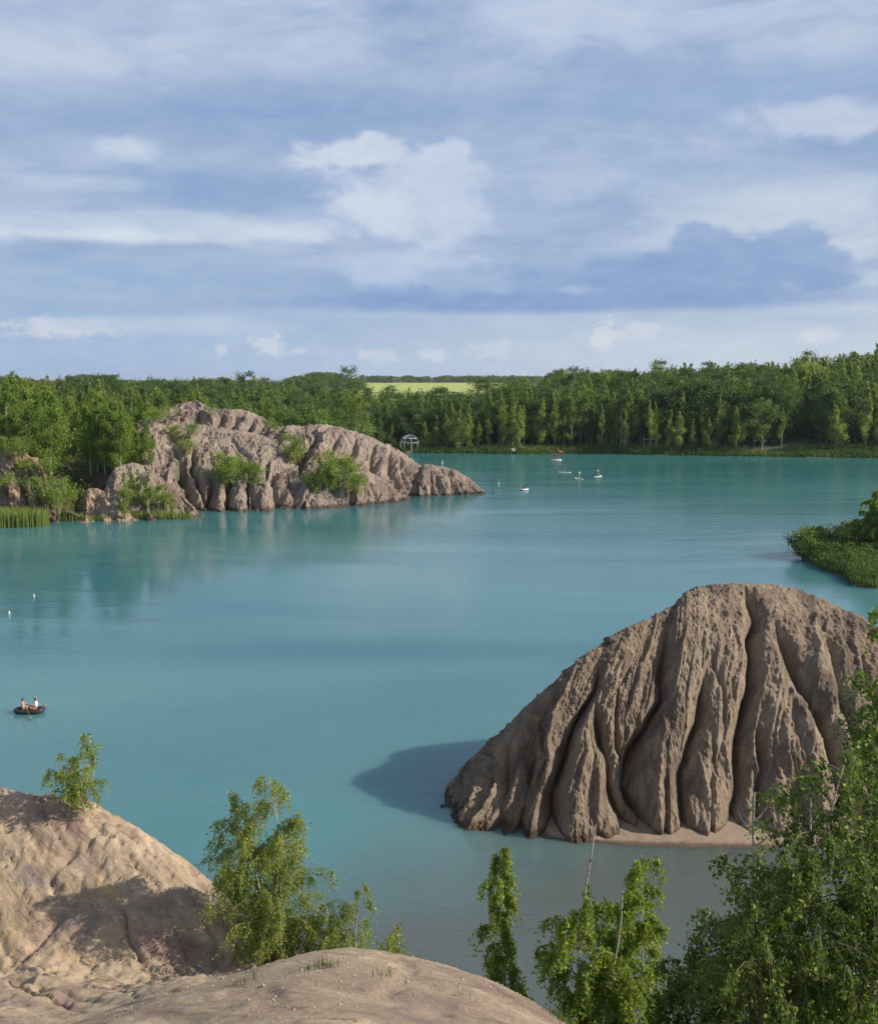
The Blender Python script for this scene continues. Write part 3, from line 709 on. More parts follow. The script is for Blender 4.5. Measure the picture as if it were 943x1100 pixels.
KINDS = {}
def variants(key, n, seed, H, Rm, nl, size, kind, leafm, barkm, clear=.15):
    out = []
    for i in range(n):
        rng = random.Random(seed+i)
        a, b, raw = far_tree(seed+i, H*rng.uniform(.9, 1.1), Rm*rng.uniform(.82, 1.2), nl, size, kind, clear*rng.uniform(.7, 1.3))
        a.materials.append(barkm); b.materials.append(leafm); out.append((a, b, raw))
    KINDS[key] = (out, H)
variants('birch', 6, 100, 14, 2.3, 3200, .36, 'spire', M_leaf_far, M_bark_far, .10)
variants('leafy', 4, 200, 14, 4.2, 3800, .42, 'round', M_leaf_dark, M_bark_dark, .10)
variants('aspen', 4, 300, 14, 2.9, 3200, .40, 'oval', M_leaf_mid, M_bark_far, .14)
variants('left', 6, 400, 13, 2.3, 4200, .27, 'spire', M_leaf_left, M_bark_far, .12)
variants('shrub', 5, 500, 4, 1.7, 1500, .20, 'oval', M_leaf_left, M_bark_far, .04)

variants('bush', 5, 600, 2.6, 1.35, 1800, .17, 'round', M_leaf_mid, M_bark_dark, .02)

def plant(key, i, x, y, z, H, name, label, cat, group, rz=None, fat=1.0):
    ks, h0 = KINDS[key]; a, b, _ = ks[i % len(ks)]
    o = empty(name, (x, y, z-.1), random.uniform(0, 6.28) if rz is None else rz)
    s = H/h0; o.scale = (s*fat, s*fat, s)
    tag(o, label, cat, group)
    link('trunk', a, None, o); link('crown', b, None, o)
    return o

rnd = random.Random(7); random.seed(3)
# far shore: the front rows are trees of their own
far_row = [(430, 486), (470, 486.5), (520, 487), (560, 487.5), (600, 487), (645, 487), (690, 488.5), (760, 489.5), (860, 491), (943, 492), (1000, 492)]
def shore_Y(px): return W(px, np.interp(px, [a for a, b in far_row], [b for a, b in far_row]))[1]
taken = []
def free(x, y, r):
    for (a, b) in taken:
        if (a-x)**2+(b-y)**2 < r*r: return False
    taken.append((x, y)); return True
def gap(px, d):                       # open places on the far shore: the dark cleft, the little lawns
    return (842 < px < 872 and d < 30) or (430 < px < 452 and d < 12) or (560 < px < 640 and d < 7) or (800 < px < 846 and d < 4)
n_b = n_a = n_l = 0
tries = 0
while n_b < 150 and tries < 6000:
    tries += 1
    px = rnd.uniform(418, 985); d = 2+rnd.random()**1.4*34
    if gap(px, d) or (px > 845 and rnd.random() < .5): continue
    Y = shore_Y(px)+d; x = PX(px, Y)
    if not free(x, Y, 2.5): continue
    H = rnd.uniform(9.5, 17.5)+(1 if px > 620 else 0)-(1.5 if 400 < px < 500 else 0)-(1.5 if d < 5 else 0)
    plant('birch', n_b, x, Y, gz1(x, Y), H, 'birch_tree', 'slender young birch in the sunlit rows along the far shore', 'tree', 'birches along the far shore', fat=rnd.uniform(.75, 1.05)); n_b += 1
tries = 0
while n_a < 60 and tries < 4000:
    tries += 1
    px = rnd.uniform(470, 985); d = 3+rnd.random()**.8*70
    if gap(px, d): continue
    Y = shore_Y(px)+d; x = PX(px, Y)
    if not free(x, Y, 3.6): continue
    H = rnd.uniform(10, 16.5)-(2.5 if px < 560 else 0)
    plant('aspen', n_a, x, Y, gz1(x, Y), H, 'broadleaf_tree', 'mid green oval tree in the woods behind the far shore birches', 'tree', 'oval trees behind the far shore birches', fat=rnd.uniform(.9, 1.2)); n_a += 1
tries = 0
while n_l < 46 and tries < 4000:
    tries += 1
    px = rnd.choice([rnd.uniform(845, 985), rnd.uniform(845, 985), rnd.uniform(560, 845), rnd.uniform(300, 420)]); d = 4+rnd.random()*60
    Y = (shore_Y(max(px, 430)) if px > 430 else 300)+d; x = PX(px, Y)
    if px < 845 and d < 22: continue
    if not free(x, Y, 4.2): continue
    H = rnd.uniform(10.5, 15)-(1.5 if px < 845 else 0)
    plant('leafy', n_l, x, Y, gz1(x, Y), H, 'bushy_tree', 'dark spreading tree with a broad crown in the far shore woods', 'tree', 'dark spreading trees of the far woods', fat=rnd.uniform(.9, 1.25)); n_l += 1

# landmark trees of the far shore
def landmark(key, i, px, Yoff, top, name, label, fat=1.0):
    Y = (shore_Y(max(430, px)) if px > 425 else 300)+Yoff; x = PX(px, Y); z = gz1(x, Y)
    zt = P(px, top, Y)[2]
    return plant(key, i, x, Y, z, zt-z, name, label, 'tree', None, fat=fat)
landmark('aspen', 1, 815, 5, 424, 'birch_tree', 'big sunlit birch on the little lawn beside the dark cleft of the far shore', 1.15)
landmark('birch', 2, 788, 4, 432, 'birch_tree', 'slim birch with a pale trunk just left of the big sunlit birch')
landmark('leafy', 1, 422, 210, 410, 'round_tree', 'single round dark tree standing on the yellow green field', 1.2)
landmark('leafy', 2, 375, 130, 396, 'bushy_tree', 'tall dark tree at the left end of the yellow green field', .8)
landmark('leafy', 0, 265, 140, 394, 'bushy_tree', 'tall dark crown rising above the trees behind the peninsula', .9)
landmark('leafy', 3, 515, 130, 402, 'bushy_tree', 'dark tree at the right end of the yellow green field', 1.0)
landmark('leafy', 1, 925, 130, 380, 'bushy_tree', 'broad dark crown on the hilltop at the far right', 1.7)

M_soil = clay('shaded_soil', ((.060, .045, .032, 1), (.095, .072, .05, 1), (.13, .10, .07, 1)), [((.04, .055, .02, 1), .5, .62, .8, .3)], .55, (1, 1, .5), .8, 1.2, .3)  # soil colour darkened to stand for the shade under the left grove
def grove_z(A, B):
    A = np.asarray(A, float); B = np.asarray(B, float); X = PX(A, B)
    Z = np.interp(B, [150, 160, 175, 200, 230, 262], [1.0, 5.6, 8.2, 9.7, 9.2, 7.5])*sstep(205, 185, A)
    cleft = np.exp(-((A-87)/12)**2)*sstep(185, 160, B); Z = Z*(1-.75*cleft)*np.where(A > 95, sstep(158, 167, B)*sstep(168, 150, A+0*B+np.where(B > 185, -40, 0)), 1)
    return Z+.5*fbm(X*.3, B*.3, oct=3, seed=33)-.25
# grove of the left bank, standing on and behind the clay banks
n = 0; tries = 0
while n < 84 and tries < 6000:
    tries += 1
    px = rnd.uniform(-30, 186); Y = rnd.uniform(157, 225)
    if 74 < px < 100 and Y < 180: continue
    if px > 132 and Y < 178: continue
    if px < 62 and Y < 161: continue
    x = PX(px, Y)
    if not free(x, Y, 2.6): continue
    z = max(gz1(x, Y), np.interp(Y, [150, 160, 175, 200, 230], [3, 6.0, 8.5, 10, 9.5]) if px < 75 or px > 100 else gz1(x, Y))
    top = np.interp(px, [-30, 0, 30, 60, 90, 140, 190], [404, 404, 404, 411, 416, 420, 424])+rnd.uniform(-3, 22)
    zt = P(px, top, Y)[2]; H = min(max(zt-z, 6), 16)
    plant('left', n, x, Y, z, H, 'birch_tree', 'bright green young birch in the dense grove on the left bank', 'tree', 'birches of the left bank grove', fat=rnd.uniform(.85, 1.2)); n += 1
# land under that grove
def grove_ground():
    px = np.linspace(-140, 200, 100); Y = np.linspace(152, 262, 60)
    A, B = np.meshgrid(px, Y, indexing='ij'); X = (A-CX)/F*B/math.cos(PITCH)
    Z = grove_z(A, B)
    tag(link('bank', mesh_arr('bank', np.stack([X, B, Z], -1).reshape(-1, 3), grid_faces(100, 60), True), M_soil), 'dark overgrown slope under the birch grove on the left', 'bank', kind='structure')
grove_ground()
n = 0; tries = 0
while n < 24 and tries < 2000:
    tries += 1
    px = rnd.uniform(98, 166); Y = rnd.uniform(164.5, 171.5); x = PX(px, Y)
    if not free(x, Y, 1.7): continue
    z = max(float(grove_z(px, Y)), 6.5 if px < 150 else 7.5)-.3
    H = P(px, np.interp(px, [98, 140, 166], [424, 430, 448])+rnd.uniform(-4, 22), Y)[2]-z
    plant('left', n, x, Y, z, max(H, 4), 'birch_tree', 'bright young birch at the right end of the left grove, against the clay hill', 'tree', 'birches where the left grove meets the clay hill', fat=rnd.uniform(.85, 1.15)); n += 1
# trees of the back of the peninsula, over the ridge
n = 0; tries = 0
while n < 40 and tries < 3000:
    tries += 1
    px = rnd.uniform(175, 440); Y = rnd.uniform(205, 290); x = PX(px, Y)
    if lake_dist(np.array([x]), np.array([Y]))[0] < 2 or not free(x, Y, 3.0): continue
    z = gz1(x, Y); top = np.interp(px, [175, 250, 300, 350, 400, 440], [418, 420, 424, 436, 440, 446])+rnd.uniform(-5, 14)
    H = min(max(P(px, top, Y)[2]-z, 5), 15)
    plant(rnd.choice(['left', 'left', 'aspen']), n, x, Y, z, H, 'birch_tree', 'young tree in the belt behind the long clay ridge', 'tree', 'trees behind the clay ridge', fat=rnd.uniform(.9, 1.25)); n += 1

def surf_z(px, py_guess):            # a place on the peninsula's slopes under a photo pixel
    best = None
    for S, nu, nv in HILLS[1:]:
        pu, pv = project(S); q = (pu-px)**2+(pv-py_guess)**2
        k = np.unravel_index(np.argmin(q), q.shape)
        if q[k] < 30 and (best is None or S[k][1] < best[1]): best = S[k]
    return best
sh = [(22, 498, 470, None), (40, 505, 482, None), (6, 492, 468, None), (50, 515, 490, None), (30, 512, 492, None), (14, 530, 508, None), (46, 535, 512, None), (240, 522, 485, 'shrubby sapling clump in the hollow of the middle hill'), (252, 523, 488, None), (263, 520, 496, None), (233, 520, 500, None), (276, 523, 498, 'small bushy sapling between two clay ribs of the middle hill'),
      (312, 498, 466, 'bushy sapling below the crest of the long ridge'), (318, 500, 472, None), (345, 530, 488, 'leafy saplings between the two pink humps'), (356, 534, 492, None), (366, 533, 492, None), (375, 532, 500, None), (338, 532, 505, None), (385, 535, 508, None),
      (350, 520, 485, None), (205, 472, 455, None), (188, 478, 456, None), (200, 490, 470, None),
      (150, 545, 500, 'thin sapling on the pale hump at the left foot'), (143, 552, 505, None), (160, 550, 508, None), (170, 552, 520, None), (135, 556, 500, None), (178, 555, 528, None),
      (68, 556, 515, 'low leafy shrub at the water below the grove'), (60, 558, 525, None), (78, 558, 528, None), (72, 556, 508, None), (165, 458, 440, None), (180, 456, 436, None), (226, 448, 434, None), (290, 462, 448, None), (298, 466, 452, None)]
for k, (px, by, ty, lb) in enumerate(sh):
    p = surf_z(px, by)
    if p is None: p = W(px, by)
    zt = P(px, ty, p[1])[2]; H = max(zt-p[2], 1.5)
    plant('shrub' if by-ty < 42 else 'left', k, p[0], p[1], p[2], H, 'sapling', (lb or 'small leafy sapling rooted on the bare clay of the peninsula'), 'sapling', None if lb else 'saplings on the peninsula', fat=1.25 if H < 4 else 1.0)

# woods behind: one mass of trees, standing trees instanced on scattered points
def woods():
    rng = np.random.default_rng(5)
    src = bpy.data.collections.new('wood_trees')
    spec = [('spire', 14, 2.3, M_leaf_far), ('spire', 14, 2.5, M_leaf_far), ('spire', 14, 2.2, M_leaf_mid), ('oval', 14, 3.0, M_leaf_mid), ('oval', 14, 3.3, M_leaf_mid),
            ('oval', 14, 3.0, M_leaf_far), ('round', 14, 4.0, M_leaf_dark), ('round', 14, 4.4, M_leaf_dark), ('round', 14, 3.6, M_leaf_dark)]
    for k, (kd, H, Rm, m) in enumerate(spec):
        a, b, _ = far_tree(900+k, H, Rm, 2600, .46, kd, .08)
        av = np.empty(len(a.vertices)*3, np.float32); a.vertices.foreach_get('co', av); af = np.empty(len(a.polygons)*4, np.int32); a.loops.foreach_get('vertex_index', af)
        bv = np.empty(len(b.vertices)*3, np.float32); b.vertices.foreach_get('co', bv); bf = np.empty(len(b.polygons)*4, np.int32); b.loops.foreach_get('vertex_index', bf)
        v, f = join([(av.reshape(-1, 3), af.reshape(-1, 4)), (bv.reshape(-1, 3), bf.reshape(-1, 4))])
        me = mesh_arr('wood_tree', v, f); me.materials.append(M_bark_far); me.materials.append(m)
        me.polygons.foreach_set('material_index', np.concatenate([np.zeros(len(af)//4, np.int32), np.ones(len(bf)//4, np.int32)])); me.update()
        src.objects.link(bpy.data.objects.new('wood_tree_%02d' % k, me))
        bpy.data.meshes.remove(a); bpy.data.meshes.remove(b)
    ng = bpy.data.node_groups.new('standing_trees', 'GeometryNodeTree')
    ng.interface.new_socket('Geometry', in_out='INPUT', socket_type='NodeSocketGeometry'); ng.interface.new_socket('Geometry', in_out='OUTPUT', socket_type='NodeSocketGeometry')
    n = ng.nodes; gi = n.new('NodeGroupInput'); go = n.new('NodeGroupOutput'); ip = n.new('GeometryNodeInstanceOnPoints'); ci = n.new('GeometryNodeCollectionInfo')
    ci.inputs['Collection'].default_value = src; ci.inputs['Separate Children'].default_value = True; ci.inputs['Reset Children'].default_value = True
    def attr(nm, ty):
        q = n.new('GeometryNodeInputNamedAttribute'); q.data_type = ty; q.inputs['Name'].default_value = nm; return q.outputs['Attribute']
    ng.links.new(gi.outputs[0], ip.inputs['Points']); ng.links.new(ci.outputs[0], ip.inputs['Instance'])
    ip.inputs['Pick Instance'].default_value = True; ng.links.new(attr('pick', 'INT'), ip.inputs['Instance Index'])
    ng.links.new(attr('turn', 'FLOAT_VECTOR'), ip.inputs['Rotation']); ng.links.new(attr('size', 'FLOAT_VECTOR'), ip.inputs['Scale'])
    ng.links.new(ip.outputs[0], go.inputs[0])
    def scatter(name, rows, label):
        rows = np.array(rows); me = bpy.data.meshes.new(name); me.from_pydata(rows[:, :3].tolist(), [], [])
        a = me.attributes.new('pick', 'INT', 'POINT'); a.data.foreach_set('value', rows[:, 3].astype(np.int32))
        a = me.attributes.new('turn', 'FLOAT_VECTOR', 'POINT'); a.data.foreach_set('vector', np.stack([0*rows[:, 4], 0*rows[:, 4], rows[:, 4]], 1).astype(np.float32).ravel())
        a = me.attributes.new('size', 'FLOAT_VECTOR', 'POINT'); a.data.foreach_set('vector', rows[:, 5:8].astype(np.float32).ravel())
        o = link(name, me); md = o.modifiers.new('standing_trees', 'NODES'); md.node_group = ng
        tag(o, label, 'woods', kind='stuff')
    rows = []
    for _ in range(4200):
        px = rng.uniform(-120, 1080); u = rng.random()
        if px > 425: Y = shore_Y(px)+11+u**1.4*230
        else: Y = 232+u**1.2*270
        if 385 < px < 512 and Y > 395: continue
        if (60 < px < 110 or 195 < px < 232) and Y > 420: continue
        if 842 < px < 872 and Y < shore_Y(px)+34: continue
        x = PX(px, Y)
        if lake_dist(np.array([x]), np.array([Y]))[0] < 4: continue
        cl = float(vnoise(x*.022, Y*.022, seed=4)); cl2 = float(vnoise(x*.05, Y*.05, seed=8))
        if rng.random() < .35: k = int(rng.integers(0, 9))
        else: k = int(rng.integers(6, 9)) if cl > .38 else (int(rng.integers(3, 6)) if cl > .15 else int(rng.integers(0, 3)))
        H = rng.uniform(9, 16.5)+3.0*cl2-(2.2 if 385 < px < 540 else 0)-(2.8 if px < 385 else 0)+(1.5 if px > 600 else 0)
        if rng.random() < .06: H += 2.5
        fat = rng.uniform(.85, 1.2); s_ = H/14
        rows.append((x, Y, gz1(x, Y)-.1, k, rng.random()*6.28, s_*fat, s_*fat, s_))
    scatter('woods', rows, 'dense mixed woods filling the land behind the far shore')
    rows = []
    for _ in range(1300):
        px = rng.uniform(-60, 1000)
        Y = rng.uniform(1420, 1700) if px > 395 else rng.uniform(900, 1300)
        if 395 < px < 540: Y = rng.uniform(1500, 1800)
        x = PX(px, Y); H = rng.uniform(8, 13) if px > 395 else rng.uniform(10, 16)*(.75+.5*float(vnoise(np.array([px*.05]), np.array([.3]), seed=2)[0]))
        if px < 70 and rng.random() < .7: continue
        s_ = H/14; rows.append((x, Y, gz1(x, Y)-.1, int(rng.integers(3, 9)), rng.random()*6.28, s_*1.7, s_*1.7, s_))
    scatter('far_woods', rows, 'far blue green line of woods along the horizon')
    # undergrowth at the foot of the far trees
    cs = []
    for _ in range(2400):
        px = rng.uniform(420, 1000)
        if 562 < px < 640 or 798 < px < 848: continue
        Y = shore_Y(px)+rng.uniform(.2, 7); x = PX(px, Y); r = rng.uniform(.5, 1.3); z = max(gz1(x, Y), .1)
        q = rng.normal(size=(24, 3))*np.array((r*.6, r*.6, r*.7)); q[:, 2] = np.abs(q[:, 2])*1.3; cs.append(q+np.array((x, Y, z)))
    lv, lf = leaves(rng, np.concatenate(cs), .38, .2)
    tag(link('undergrowth', mesh_arr('undergrowth', lv, lf), M_leaf_dark), 'dark undergrowth of bushes between the trunks along the far shore', 'undergrowth', kind='stuff')
woods()
def left_undergrowth():
    rng = np.random.default_rng(15); cs = []
    for _ in range(2200):
        px = rng.uniform(-40, 168); Y = rng.uniform(154, 205)
        if px < 62 and Y < 161.5: continue
        if px > 100 and Y < 166: continue
        x = PX(px, Y); r = rng.uniform(.4, 1.5); z = grove_z(px, Y)
        if z < .2: continue
        q = rng.normal(size=(22, 3))*np.array((r*.6, r*.6, r*.6)); q[:, 2] = np.abs(q[:, 2])*1.2; cs.append(q+np.array((x, Y, z-.1)))
    lv, lf = leaves(rng, np.concatenate(cs), .27, .2)
    tag(link('undergrowth', mesh_arr('undergrowth', lv, lf), M_leaf_mid), 'leafy undergrowth between the trunks of the left bank grove', 'undergrowth', kind='stuff')
left_undergrowth()

# dead pale trunks by the far shore
def dead_tree(px, off, H, label, m=M_bark_far, n=9, seed=0):
    rng = np.random.default_rng(seed); Y = shore_Y(px)+off; x = PX(px, Y)
    o = empty('dead_tree', (x, Y, gz1(x, Y)-.2)); tag(o, label, 'tree')
    sp = np.array([(0.02*H*math.sin(t*3), 0, t*H) for t in np.linspace(0, 1, 8)])
    link('trunk', mesh_arr('trunk', *tube(sp, np.linspace(.16, .03, 8), 6), True), m, o)
    for i in range(n):
        t = .3+.65*rng.random(); p0 = sp[0]+(sp[-1]-sp[0])*t; a = rng.random()*6.28; L = 1.8*(1.1-t)+.3
        link('branch', mesh_arr('branch', *tube([p0, p0+np.array((math.cos(a)*L*.6, math.sin(a)*L*.6, .35*L)), p0+np.array((math.cos(a)*L, math.sin(a)*L, .9*L))], [.05, .035, .015], 4), True), m, o)
dead_tree(664, 2.0, 12, 'bare pale dead tree, the taller of two at the far shore', seed=1)
dead_tree(669, 2.4, 9.5, 'bare pale dead tree, the shorter of two at the far shore', seed=2)
dead_tree(723, 2.2, 9.0, 'leafless grey trunk standing alone in the shade of the far birches', seed=3, n=4)

# ------------------------------------------------------------ reeds, grasses and the right spit
def blades(name, spots, h, m, label, cat, seed=1, w=.03, bend=.25):
    rng = np.random.default_rng(seed); p = np.array(spots, float); n = len(p)
    H = h*rng.uniform(.6, 1.15, n); a = rng.random(n)*6.28; b = bend*H*rng.random(n)
    d = np.stack([np.cos(a), np.sin(a), 0*a], 1); s = np.stack([-np.sin(a), np.cos(a), 0*a], 1)*w
    s = s*rng.uniform(.7, 1.3, n)[:, None]
    up = np.array((0, 0, 1.0))
    m1 = p+up*(H*.55)[:, None]+d*(b*.25)[:, None]; t = p+up*H[:, None]+d*b[:, None]
    v = np.stack([p-s, p+s, m1+s*.8, m1-s*.8, t+s*.1, t-s*.1], 1).reshape(-1, 3)
    i = np.arange(n)*6
    f = np.concatenate([np.stack([i, i+1, i+2, i+3], 1), np.stack([i+3, i+2, i+4, i+5], 1)])
    return tag(link(name, mesh_arr(name, v, f), m), label, cat, kind='stuff')
rg = np.random.default_rng(12)
def in_ellipse(n, cx, cy, rx, ry, zf, power=.5):
    a = rg.random(n)*6.28; r = rg.random(n)**power
    x = cx+np.cos(a)*r*rx; y = cy+np.sin(a)*r*ry
    return np.stack([x, y, zf(x, y)], 1)
c0 = W(6, 567)
blades('reeds', in_ellipse(7500, c0[0]-5.5, c0[1]+2.4, 11.2, 3.2, lambda x, y: 0*x-.1), 2.7, M_reed, 'tall green reed bed standing in the water at the left edge', 'reeds', 1, .05, .2)
c1 = W(150, 558)
blades('reeds', in_ellipse(700, c1[0]+1, c1[1]+.6, 7.5, .8, lambda x, y: 0*x-.05), 1.5, M_reed, 'thin fringe of reeds below the pale hump', 'reeds', 2, .04, .3)
blades('reeds', in_ellipse(500, PX(85, 152), 152.5, 6, .9, lambda x, y: 0*x-.05), 1.3, M_reed, 'sparse reeds at the water below the dark clay bank', 'reeds', 3, .04, .3)
gsp = []
for px in np.arange(556, 640, .06):
    Y = shore_Y(px)-1+rg.random()*9; gsp.append((PX(px, Y), Y, max(gz1(PX(px, Y), Y), 0)-.05))
blades('shore_grass', gsp, 1.5, M_grass, 'bright grassy spit on the far shore', 'grass', 4, .12, .4)
gsp = []
for px in np.arange(640, 1000, .12):
    Y = shore_Y(px)-.5+rg.random()*3; gsp.append((PX(px, Y), Y, max(gz1(PX(px, Y), Y), 0)-.05))
for px in np.arange(425, 556, .12):
    Y = shore_Y(px)-.5+rg.random()*3; gsp.append((PX(px, Y), Y, max(gz1(PX(px, Y), Y), 0)-.05))
blades('shore_grass', gsp, 1.1, M_leaf_mid, 'dark undergrowth along the waterline of the far shore', 'grass', 5, .15, .5)

# right spit: low green tongue with a leaning willow
def spit():
    A = np.array([W(859, 599), W(872, 594), W(900, 592), W(943, 591), W(1010, 590), W(1040, 605), W(1010, 628), W(943, 633), W(915, 630), W(905, 619), W(880, 612)])[:, :2]
    cen = A.mean(0); n = len(A); t = np.linspace(0, n, 160, endpoint=False)
    e = np.stack([np.interp(t, np.arange(n+1), np.append(A[:, k], A[0, k])) for k in (0, 1)], 1)
    rows = []
    for q, z in ((1.06, -.6), (1.0, -.05), (.93, .35), (.75, .6), (.4, .8), (.05, .85)):
        p = cen+(e-cen)*q; rows.append(np.concatenate([p, np.full((160, 1), z)], 1))
    S = np.stack(rows, 1); S = np.concatenate([S, S[:1]], 0)
    tag(link('spit', mesh_arr('spit', S.reshape(-1, 3), grid_faces(161, 6), True), M_ground), 'low overgrown tongue of land at the right edge', 'land', kind='structure')
    pts = []
    while len(pts) < 9000:
        k = rg.integers(0, 160); q = rg.random()**.5; p = cen+(e[k]-cen)*q
        pts.append((p[0], p[1], .2 if q > .9 else .5))
    pts = np.array(pts)
    hh = .9+.9*vnoise(pts[:, 0]*.35, pts[:, 1]*.35, seed=3)
    blades('spit_grass', pts[hh > .5], .8, M_leaf_dark, 'tall grass and sedge covering the spit at the right edge', 'grass', 6, .05, .5)  # dark leaf colour carries the shadow over the spit
    cs = []
    for _ in range(1100):
        k = rg.integers(0, 160); q = rg.random()**.5*.86; p = cen+(e[k]-cen)*q; r = rg.uniform(.5, 1.1)
        w_ = rg.normal(size=(26, 3))*r*np.array((.6, .6, .5)); w_[:, 2] = np.abs(w_[:, 2])*1.2+.3; cs.append(w_+np.array((p[0], p[1], .25)))
    lv, lf = leaves(np.random.default_rng(8), np.concatenate(cs), .22, .2)
    tag(link('undergrowth', mesh_arr('undergrowth', lv, lf), M_leaf_dark), 'leafy low growth covering the spit at the right edge', 'undergrowth', kind='stuff')  # shadow on the near lobe painted in by the dark leaf colour
    return cen
spit()
bush_spots = [(864, 120.5, 580, 'round low bush at the very tip of the right spit'), (874, 120, 576, None), (885, 120.5, 575, None), (897, 120.5, 577, None), (908, 120, 574, None), (920, 120, 575, None), (932, 120, 573, None), (944, 120, 572, None),
              (872, 118.6, 585, None), (884, 118, 586, None), (896, 117.6, 588, None), (908, 117, 590, None), (920, 117, 588, None), (933, 117, 588, None), (946, 117, 586, None),
              (912, 112.8, 609, 'low bush at the left end of the near lobe of the right spit'), (923, 112.5, 605, None), (935, 112.3, 603, None), (948, 112.3, 600, None), (962, 112.5, 600, None), (958, 116, 590, None), (972, 114, 592, None), (956, 119, 576, None), (966, 118, 580, None), (926, 114.5, 598, None), (940, 114.5, 596, None)]
for k, (px, Y, top, lb) in enumerate(bush_spots):
    x = PX(px, Y); zt = P(px, top, Y)[2]
    plant('bush', k, x, Y, .1, max(zt-.1, 1.3)*1.4, 'bush', lb or 'low green bush in the thicket covering the right spit', 'bush', None if lb else 'bushes on the right spit', fat=1.15)

# ------------------------------------------------------------ near birches, leaf by leaf
DENS = 2.3
def near_tree(px, Y, base_z, top_py, stems, R0, label, name='birch_tree', nbr=46, lsize=.047, per=10, leafm=M_leaf_near, seed=0, start=.12, droop=.5, density=1.0, bare=0.0, fork=(), profile=None, barkm=M_bark, trunk_r=.028, lean=None):
    """stems carry rising boughs, boughs carry hanging twigs, twigs carry leaves"""
    rng = np.random.default_rng(seed); x = PX(px, Y)*1.0
    x = P(px, top_py, Y)[0] if lean is None else P(px, top_py, Y)[0]
    H = P(px, top_py, Y)[2]-base_z
    root = empty(name, (x, Y, base_z)); tag(root, label, 'tree')
    wood, C0 = [], []
    twig = []
    for si, (ox, oy, hf, lx, ly) in enumerate(stems):
        h = H*hf; hs = np.linspace(0, 1, 12)
        wx = .035*h*(np.sin(hs*5+seed+si)*hs); wy = .03*h*(np.sin(hs*4+2*si)*hs)
        sp = np.stack([ox+lx*h*hs**1.4+wx-wx[-1]*hs*(si == 0), oy+ly*h*hs**1.4+wy, hs*h], 1)
        rr = trunk_r*(h/4)*(1-(.86 if bare == 0 else .62)*hs)+.004
        wood.append(tube(sp, rr, 6))
        if si == 0:
            for (ft, fx, fy, fz) in fork:
                f0 = np.array([np.interp(ft, hs, sp[:, k]) for k in range(3)])
                wood.append(tube([f0, f0+np.array((fx*.55, fy*.5, fz*.4)), f0+np.array((fx, fy, fz))], [trunk_r*h/4*.55, trunk_r*h/4*.42, .007], 5))
        nb_ = int(nbr*hf)
        for i in range(nb_):
            t = start+(1-bare-start)*((i+rng.random())/nb_)
            p0 = np.array([np.interp(t, hs, sp[:, k]) for k in range(3)]); a = rng.random()*6.28
            pr = profile(t) if profile else (max(.1, math.sin(math.pi*min(1, .16+.84*t)))**.75)
            L = R0*pr*(.5+.75*rng.random())
            rise = L*(.35+.8*rng.random())*(1.2 if t > .7 else 1)
            k = 7; q = np.linspace(0, 1, k)[:, None]
            dirh = np.array((math.cos(a), math.sin(a), 0))
            bow = p0+dirh*L*q+np.array((0, 0, 1))*(rise*q*(1-.5*q)-droop*L*.55*q**3)
            bow += rng.normal(size=(k, 3))*.02*L*q
            twig.append(tube(bow, np.linspace(.009*(h/4)*(1.2-t)+.003, .0022, k), 4))
            nt = max(3, int(density*DENS*(5+L*12)))
            for j in range(nt):
                u = .25+.75*rng.random(); b0 = np.array([np.interp(u, q[:, 0], bow[:, c]) for c in range(3)])
                tl = (.14+.34*rng.random())*(.6+.5*R0)
                td = dirh*rng.normal(.2, .25)+np.array((rng.normal(0, .25), rng.normal(0, .25), -droop*2.2+rng.normal(0, .3)))
                td /= np.linalg.norm(td)+1e-6
                b1 = b0+td*tl*.5; b2 = b1+(td*.6+np.array((0, 0, -droop)))*tl*.5
                twig.append(tube([b0, b1, b2], [.0022, .0018, .0012], 4))
                w = rng.random(per)[:, None]
                C0.append(np.where(w < .5, b0+(b1-b0)*w*2, b1+(b2-b1)*(w*2-1))+rng.normal(size=(per, 3))*.024*(.7+.5*R0))
    cc = np.concatenate(C0)
    lv, lf = leaves(rng, cc, lsize, droop*.9, .62)
    link('trunk', mesh_arr('trunk', *join(wood), True), barkm, root)
    cr = link('crown', mesh_arr('crown', lv, lf), leafm, root)
    link('twigs', mesh_arr('twigs', *join(twig)), M_twig, cr)
    return root
# small bush-birch on the spur
yb = 20.55; xb = P(82, 864, yb)
near_tree(86, yb, slope_z(P(86, 850, yb)[0], yb)-.05, 788, [(0, 0, 1, .02, 0), (-.12, .05, .75, -.25, 0), (.1, 0, .7, .18, 0), (-.3, 0, .55, -.45, 0)], .62, 'small bright birch sapling alone on the crest of the clay spur', nbr=14, seed=3, lsize=.055, per=8, density=.55, droop=.35, start=.2, trunk_r=.02)
yb = 18.3
near_tree(290, yb, slope_z(P(297, 1000, yb)[0], yb)-.1, 832, [(0, 0, 1, .0, 0), (-.15, .1, .9, -.17, .02), (-.1, -.1, .8, -.10, 0), (.12, 0, .78, .07, 0), (-.25, .1, .68, -.30, 0), (.15, .1, .6, .12, 0)], .92, 'tall many-stemmed birch beside the spur, casting a shadow on the clay', nbr=36, seed=5, per=8, start=.05, trunk_r=.022, density=.9, droop=.42)
yb = 18.0
near_tree(381, yb, slope_z(P(381, 1040, yb)[0], yb)-.1, 950, [(0, 0, 1, .06, 0), (-.1, 0, .85, -.22, 0), (.3, 0, .72, .2, 0), (-.25, 0, .7, -.1, 0)], .78, 'low drooping birch just behind the mound, right of the tall many-stemmed one', nbr=22, seed=8, per=8, start=.05, density=.85)
